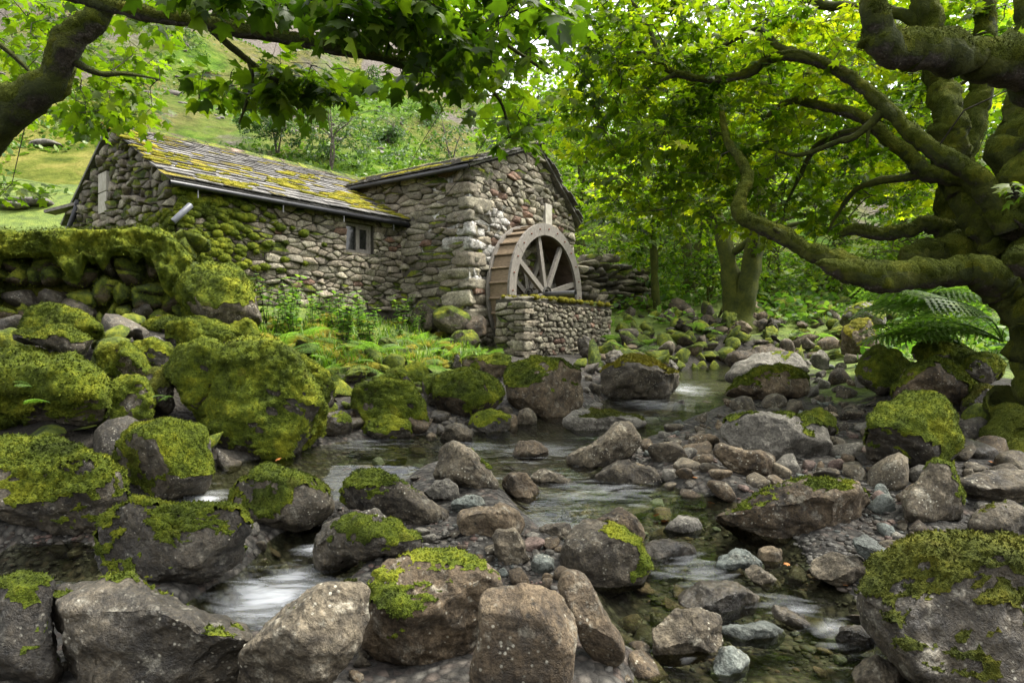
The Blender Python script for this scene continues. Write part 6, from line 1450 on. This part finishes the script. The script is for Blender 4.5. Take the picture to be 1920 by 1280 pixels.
# gravel (stuff)
def gravel(label, boxes, seed, smin, smax, mname):
    r = np.random.default_rng(seed); U0, T0 = ico(1); tb = TB()
    for x0, y0, x1, y1, n in boxes:
        for i in range(n):
            if i % 4 == 0: c = hit(r.uniform(x0, x1), r.uniform(y0, y1)); p = c
            else:
                p = c + np.append(r.normal(size=2) * .09, 0); p[2] = gz(p[0], p[1])
            s = smin + (smax - smin) * r.random() ** 2; a = r.uniform(0, 6.28)
            Q = U0 * (1 + .22 * noise3(U0 * 1.3 + r.uniform(0, 50), 1))[:, None] * np.array([s / 2, s / 2 * r.uniform(.5, 1), s / 2 * r.uniform(.3, .6)])
            R = np.array([[math.cos(a), -math.sin(a), 0], [math.sin(a), math.cos(a), 0], [0, 0, 1]]); tb.addtri(p + Q @ R.T + np.array([0, 0, s * .04]), T0)
    o = tb.build('gravel', M[mname]); return tag(o, label, 'gravel', kind='stuff')
def m_gravel():
    m, n, l, b, o = mat('mixed_gravel'); p = pos(n)
    vo = n.new('ShaderNodeTexVoronoi'); vo.inputs['Scale'].default_value = 9; l.new(p, vo.inputs['Vector']); sep = n.new('ShaderNodeSeparateColor'); l.new(vo.outputs['Color'], sep.inputs[0])
    c = ramp(n, l, sep.outputs[0], [(0., (.03, .027, .022)), (.25, (.075, .07, .06)), (.45, (.06, .064, .057)), (.6, (.10, .094, .08)), (.75, (.09, .058, .046)), (.88, (.06, .049, .037)), (1., (.14, .132, .115))], 'CONSTANT')
    c = mixc(n, l, 1., c, ramp(n, l, nz(n, l, p, 60, 4, .7), [(.25, .6), (.75, 1.3)]), 'MULTIPLY'); l.new(c, b.inputs['Base Color']); b.inputs['Roughness'].default_value = .7; return m
M['gravel'] = m_gravel()
gravel('pebbles of mixed colour on the bars and under the water', [(600,960,900,1090,500),(-40,1000,210,1075,260),(620,820,960,900,260),(860,1000,1080,1110,200),(1180,900,1640,1060,500),(1180,1050,1640,1280,700),(1380,745,1660,900,600),(1480,900,1920,1060,500),(1190,760,1400,880,250)], 31, .015, .06, 'gravel')
# fallen leaves
r = np.random.default_rng(301)
lm = new_mesh('fallen_leaf', LEAF5[0] * np.array([1, 1, .5]), LEAF5[1], True); lm.materials.append(M['deadleaf'])
fl_ = []
for x, y in [(1225,1020),(1240,1030),(1480,1100),(1345,1205),(1540,880),(1605,862),(1690,760),(1700,800),(1740,745),(860,850),(1590,1105),(1300,900),(1330,985),(1180,1140),(520,895),(700,975),(1880,850),(1860,870)]:
    p = hit(x, y)
    o = link('fallen_leaf', lm, None, None, (p[0], p[1], max(p[2], float(water_z(p[0], p[1]))) + .02)); s = r.uniform(.035, .06); o.scale = (s, s, s); o.rotation_euler = (r.normal() * .3, r.normal() * .3, r.uniform(0, 6.28))
    tag(o, 'small orange fallen leaf among others on the stones and water', 'leaf', 'fallen leaves'); fl_.append(o)
single_out(fl_, 'small orange fallen leaves', 'on the stones and water')
# cables to the mill
for nm, pts, lab in (('overhead_cable', [px(755, 335, 13.6), px(790, 270, 11.5), px(838, 190, 9), px(900, 60, 6.5), px(980, -160, 4.5)], 'thin dark cable rising from the mill roof into the leaves'), ('overhead_cable', [px(832, 372, 12.3), px(880, 310, 11.2), px(930, 225, 9.5), px(960, 130, 7.5), px(1030, -150, 5)], 'second cable running from the mill wall up past the gable')):
    Q = catmull(pts, 8); tb = TB(); tb.add(*tube(Q, [.007] * len(Q), 5)); tag(tb.build(nm, M['black']), lab, 'cable')
# bracken and stones scattered over the fell (stuff)
r = np.random.default_rng(401); n = 42000
u = r.uniform(-.95, .25, n); d = 25 + 110 * r.random(n) ** 1.4; x = u * d; z = hill_z(x, d)
keep = (fbm(np.stack([x * .12, d * .12, 0 * x], -1), 3, 61) > -.28 + .012 * z) & (z < 45); x, d, z = x[keep], d[keep], z[keep]; n = len(x)
V, T, rn = leaf_cloud(np.stack([x, d, z], -1), np.stack([r.normal(size=n), r.normal(size=n), np.abs(r.normal(size=n)) * .8], -1), r.normal(size=(n, 3)) + np.array([0, 0, 1.2]), r.uniform(.13, .30, n) * (1 + d * .008), LEAF4, r.random(n))
M['bracken_far'] = m_leaf('far_bracken', [(0., (.035, .075, .010)), (.5, (.07, .13, .016)), (1., (.13, .18, .03))], .3)
tag(link('bracken_cover', new_mesh('bracken_cover', V, T, False, {'rnd': rn}), M['bracken_far']), 'bright bracken spread over the lower fell side', 'bracken', kind='stuff')
tb = TB(); U0, T0 = ico(1); r = np.random.default_rng(402)
sd_ = 40 + 130 * r.random(2600); sx_ = r.uniform(-.95, .2, 2600) * sd_; sz_ = hill_z(sx_, sd_); sm_ = fbm(np.stack([sx_ * .05, sd_ * .03, sx_ * 0 + 5], -1), 3, 71)
for i in range(2600):
    if sm_[i] < .02: continue
    x_, d_, z_ = sx_[i], sd_[i], sz_[i]; s = r.uniform(.1, .3) * (1 + (r.random() < .04) * 1.2)
    tb.addtri(np.array([x_, d_, z_]) + U0 * (1 + .3 * r.normal(size=(len(U0), 1))) * np.array([s, s, s * .5]), T0)
M['scree'] = m_plain('scree_stone', (.07, .063, .055), (.17, .155, .138), 1.5, .95, .4)
tag(tb.build('scree', M['scree'], smooth=False), 'pinkish grey scree stones strewn on the upper fell', 'scree', kind='stuff')
for i, (bx, by, d_, s) in enumerate([(88, 330, 30, .55), (60, 412, 24, .6), (25, 425, 23.5, .45), (40, 315, 33, .35)]):
    p = px(bx, by, d_); z_ = float(hill_z(np.array([p[0]]), np.array([p[1]]))[0])
    o = link('field_boulder', tpl('t', i, 'pale'), None, None, (p[0], p[1], z_ + s * .1)); o.scale = (s * 1.4, s, s * .4); tag(o, ['flat pale rock in the yellow field left of the cottage', 'pale rock low in the field beside the cottage eave', 'pale rock at the left edge of the field', 'small pale stone high in the field'][i], 'rock')

r = np.random.default_rng(501); n = 5200
xx = r.uniform(.5, 19, n); yy = r.uniform(14.5, 25.5, n); xx = np.append(xx, r.uniform(3., 11, 1500)); yy = np.append(yy, r.uniform(8., 14.5, 1500)); ok = (xx / yy > np.where(yy < 14.5, .58, .1)) & (xx / yy < .95); xx, yy = xx[ok], yy[ok]; zz = gfast(xx, yy)
ok = fbm(np.stack([xx * .5, yy * .5, 0 * xx], -1), 3, 15) > .02; xx, yy, zz = xx[ok], yy[ok], zz[ok]; n = len(xx); k = 4
B = np.repeat(np.stack([xx, yy, zz], -1), k, 0) + np.random.default_rng(5).normal(size=(n * k, 3)) * np.array([.15, .15, .12]) + np.array([0, 0, .14]); n = len(B)
V, T, rn = leaf_cloud(B, np.stack([r.normal(size=n), r.normal(size=n), np.abs(r.normal(size=n)) * .5], -1), r.normal(size=(n, 3)) * .5 + np.array([0, 0, 1.]), r.uniform(.10, .22, n), LEAF4, r.random(n))
tag(link('undergrowth', new_mesh('undergrowth', V, T, False, {'rnd': rn}), M['weed']), 'low green undergrowth on the wooded slope beyond the stream', 'undergrowth', kind='stuff')

# golden moss and leaf litter cushions on the bank before the mill (stuff)
r = np.random.default_rng(601); P = []; Nn = []; Sz = []
for i in range(150):
    p = hit(r.uniform(600, 880), r.uniform(590, 690)) if i < 110 else hit(r.uniform(480, 620), r.uniform(600, 660)); k = r.uniform(.5, 1.4); P.append(p + np.array([0, 0, .01])); Nn.append(np.array([r.normal() * .2, -.3, 1.])); Sz.append((.12 * k, .10 * k, .05 * k))
o = blobs('ground_moss', P, Nn, Sz, 'moss_gold', None, np.zeros(3), 602); tag(o, 'golden moss cushions in the grass before the mill', 'moss', kind='stuff')
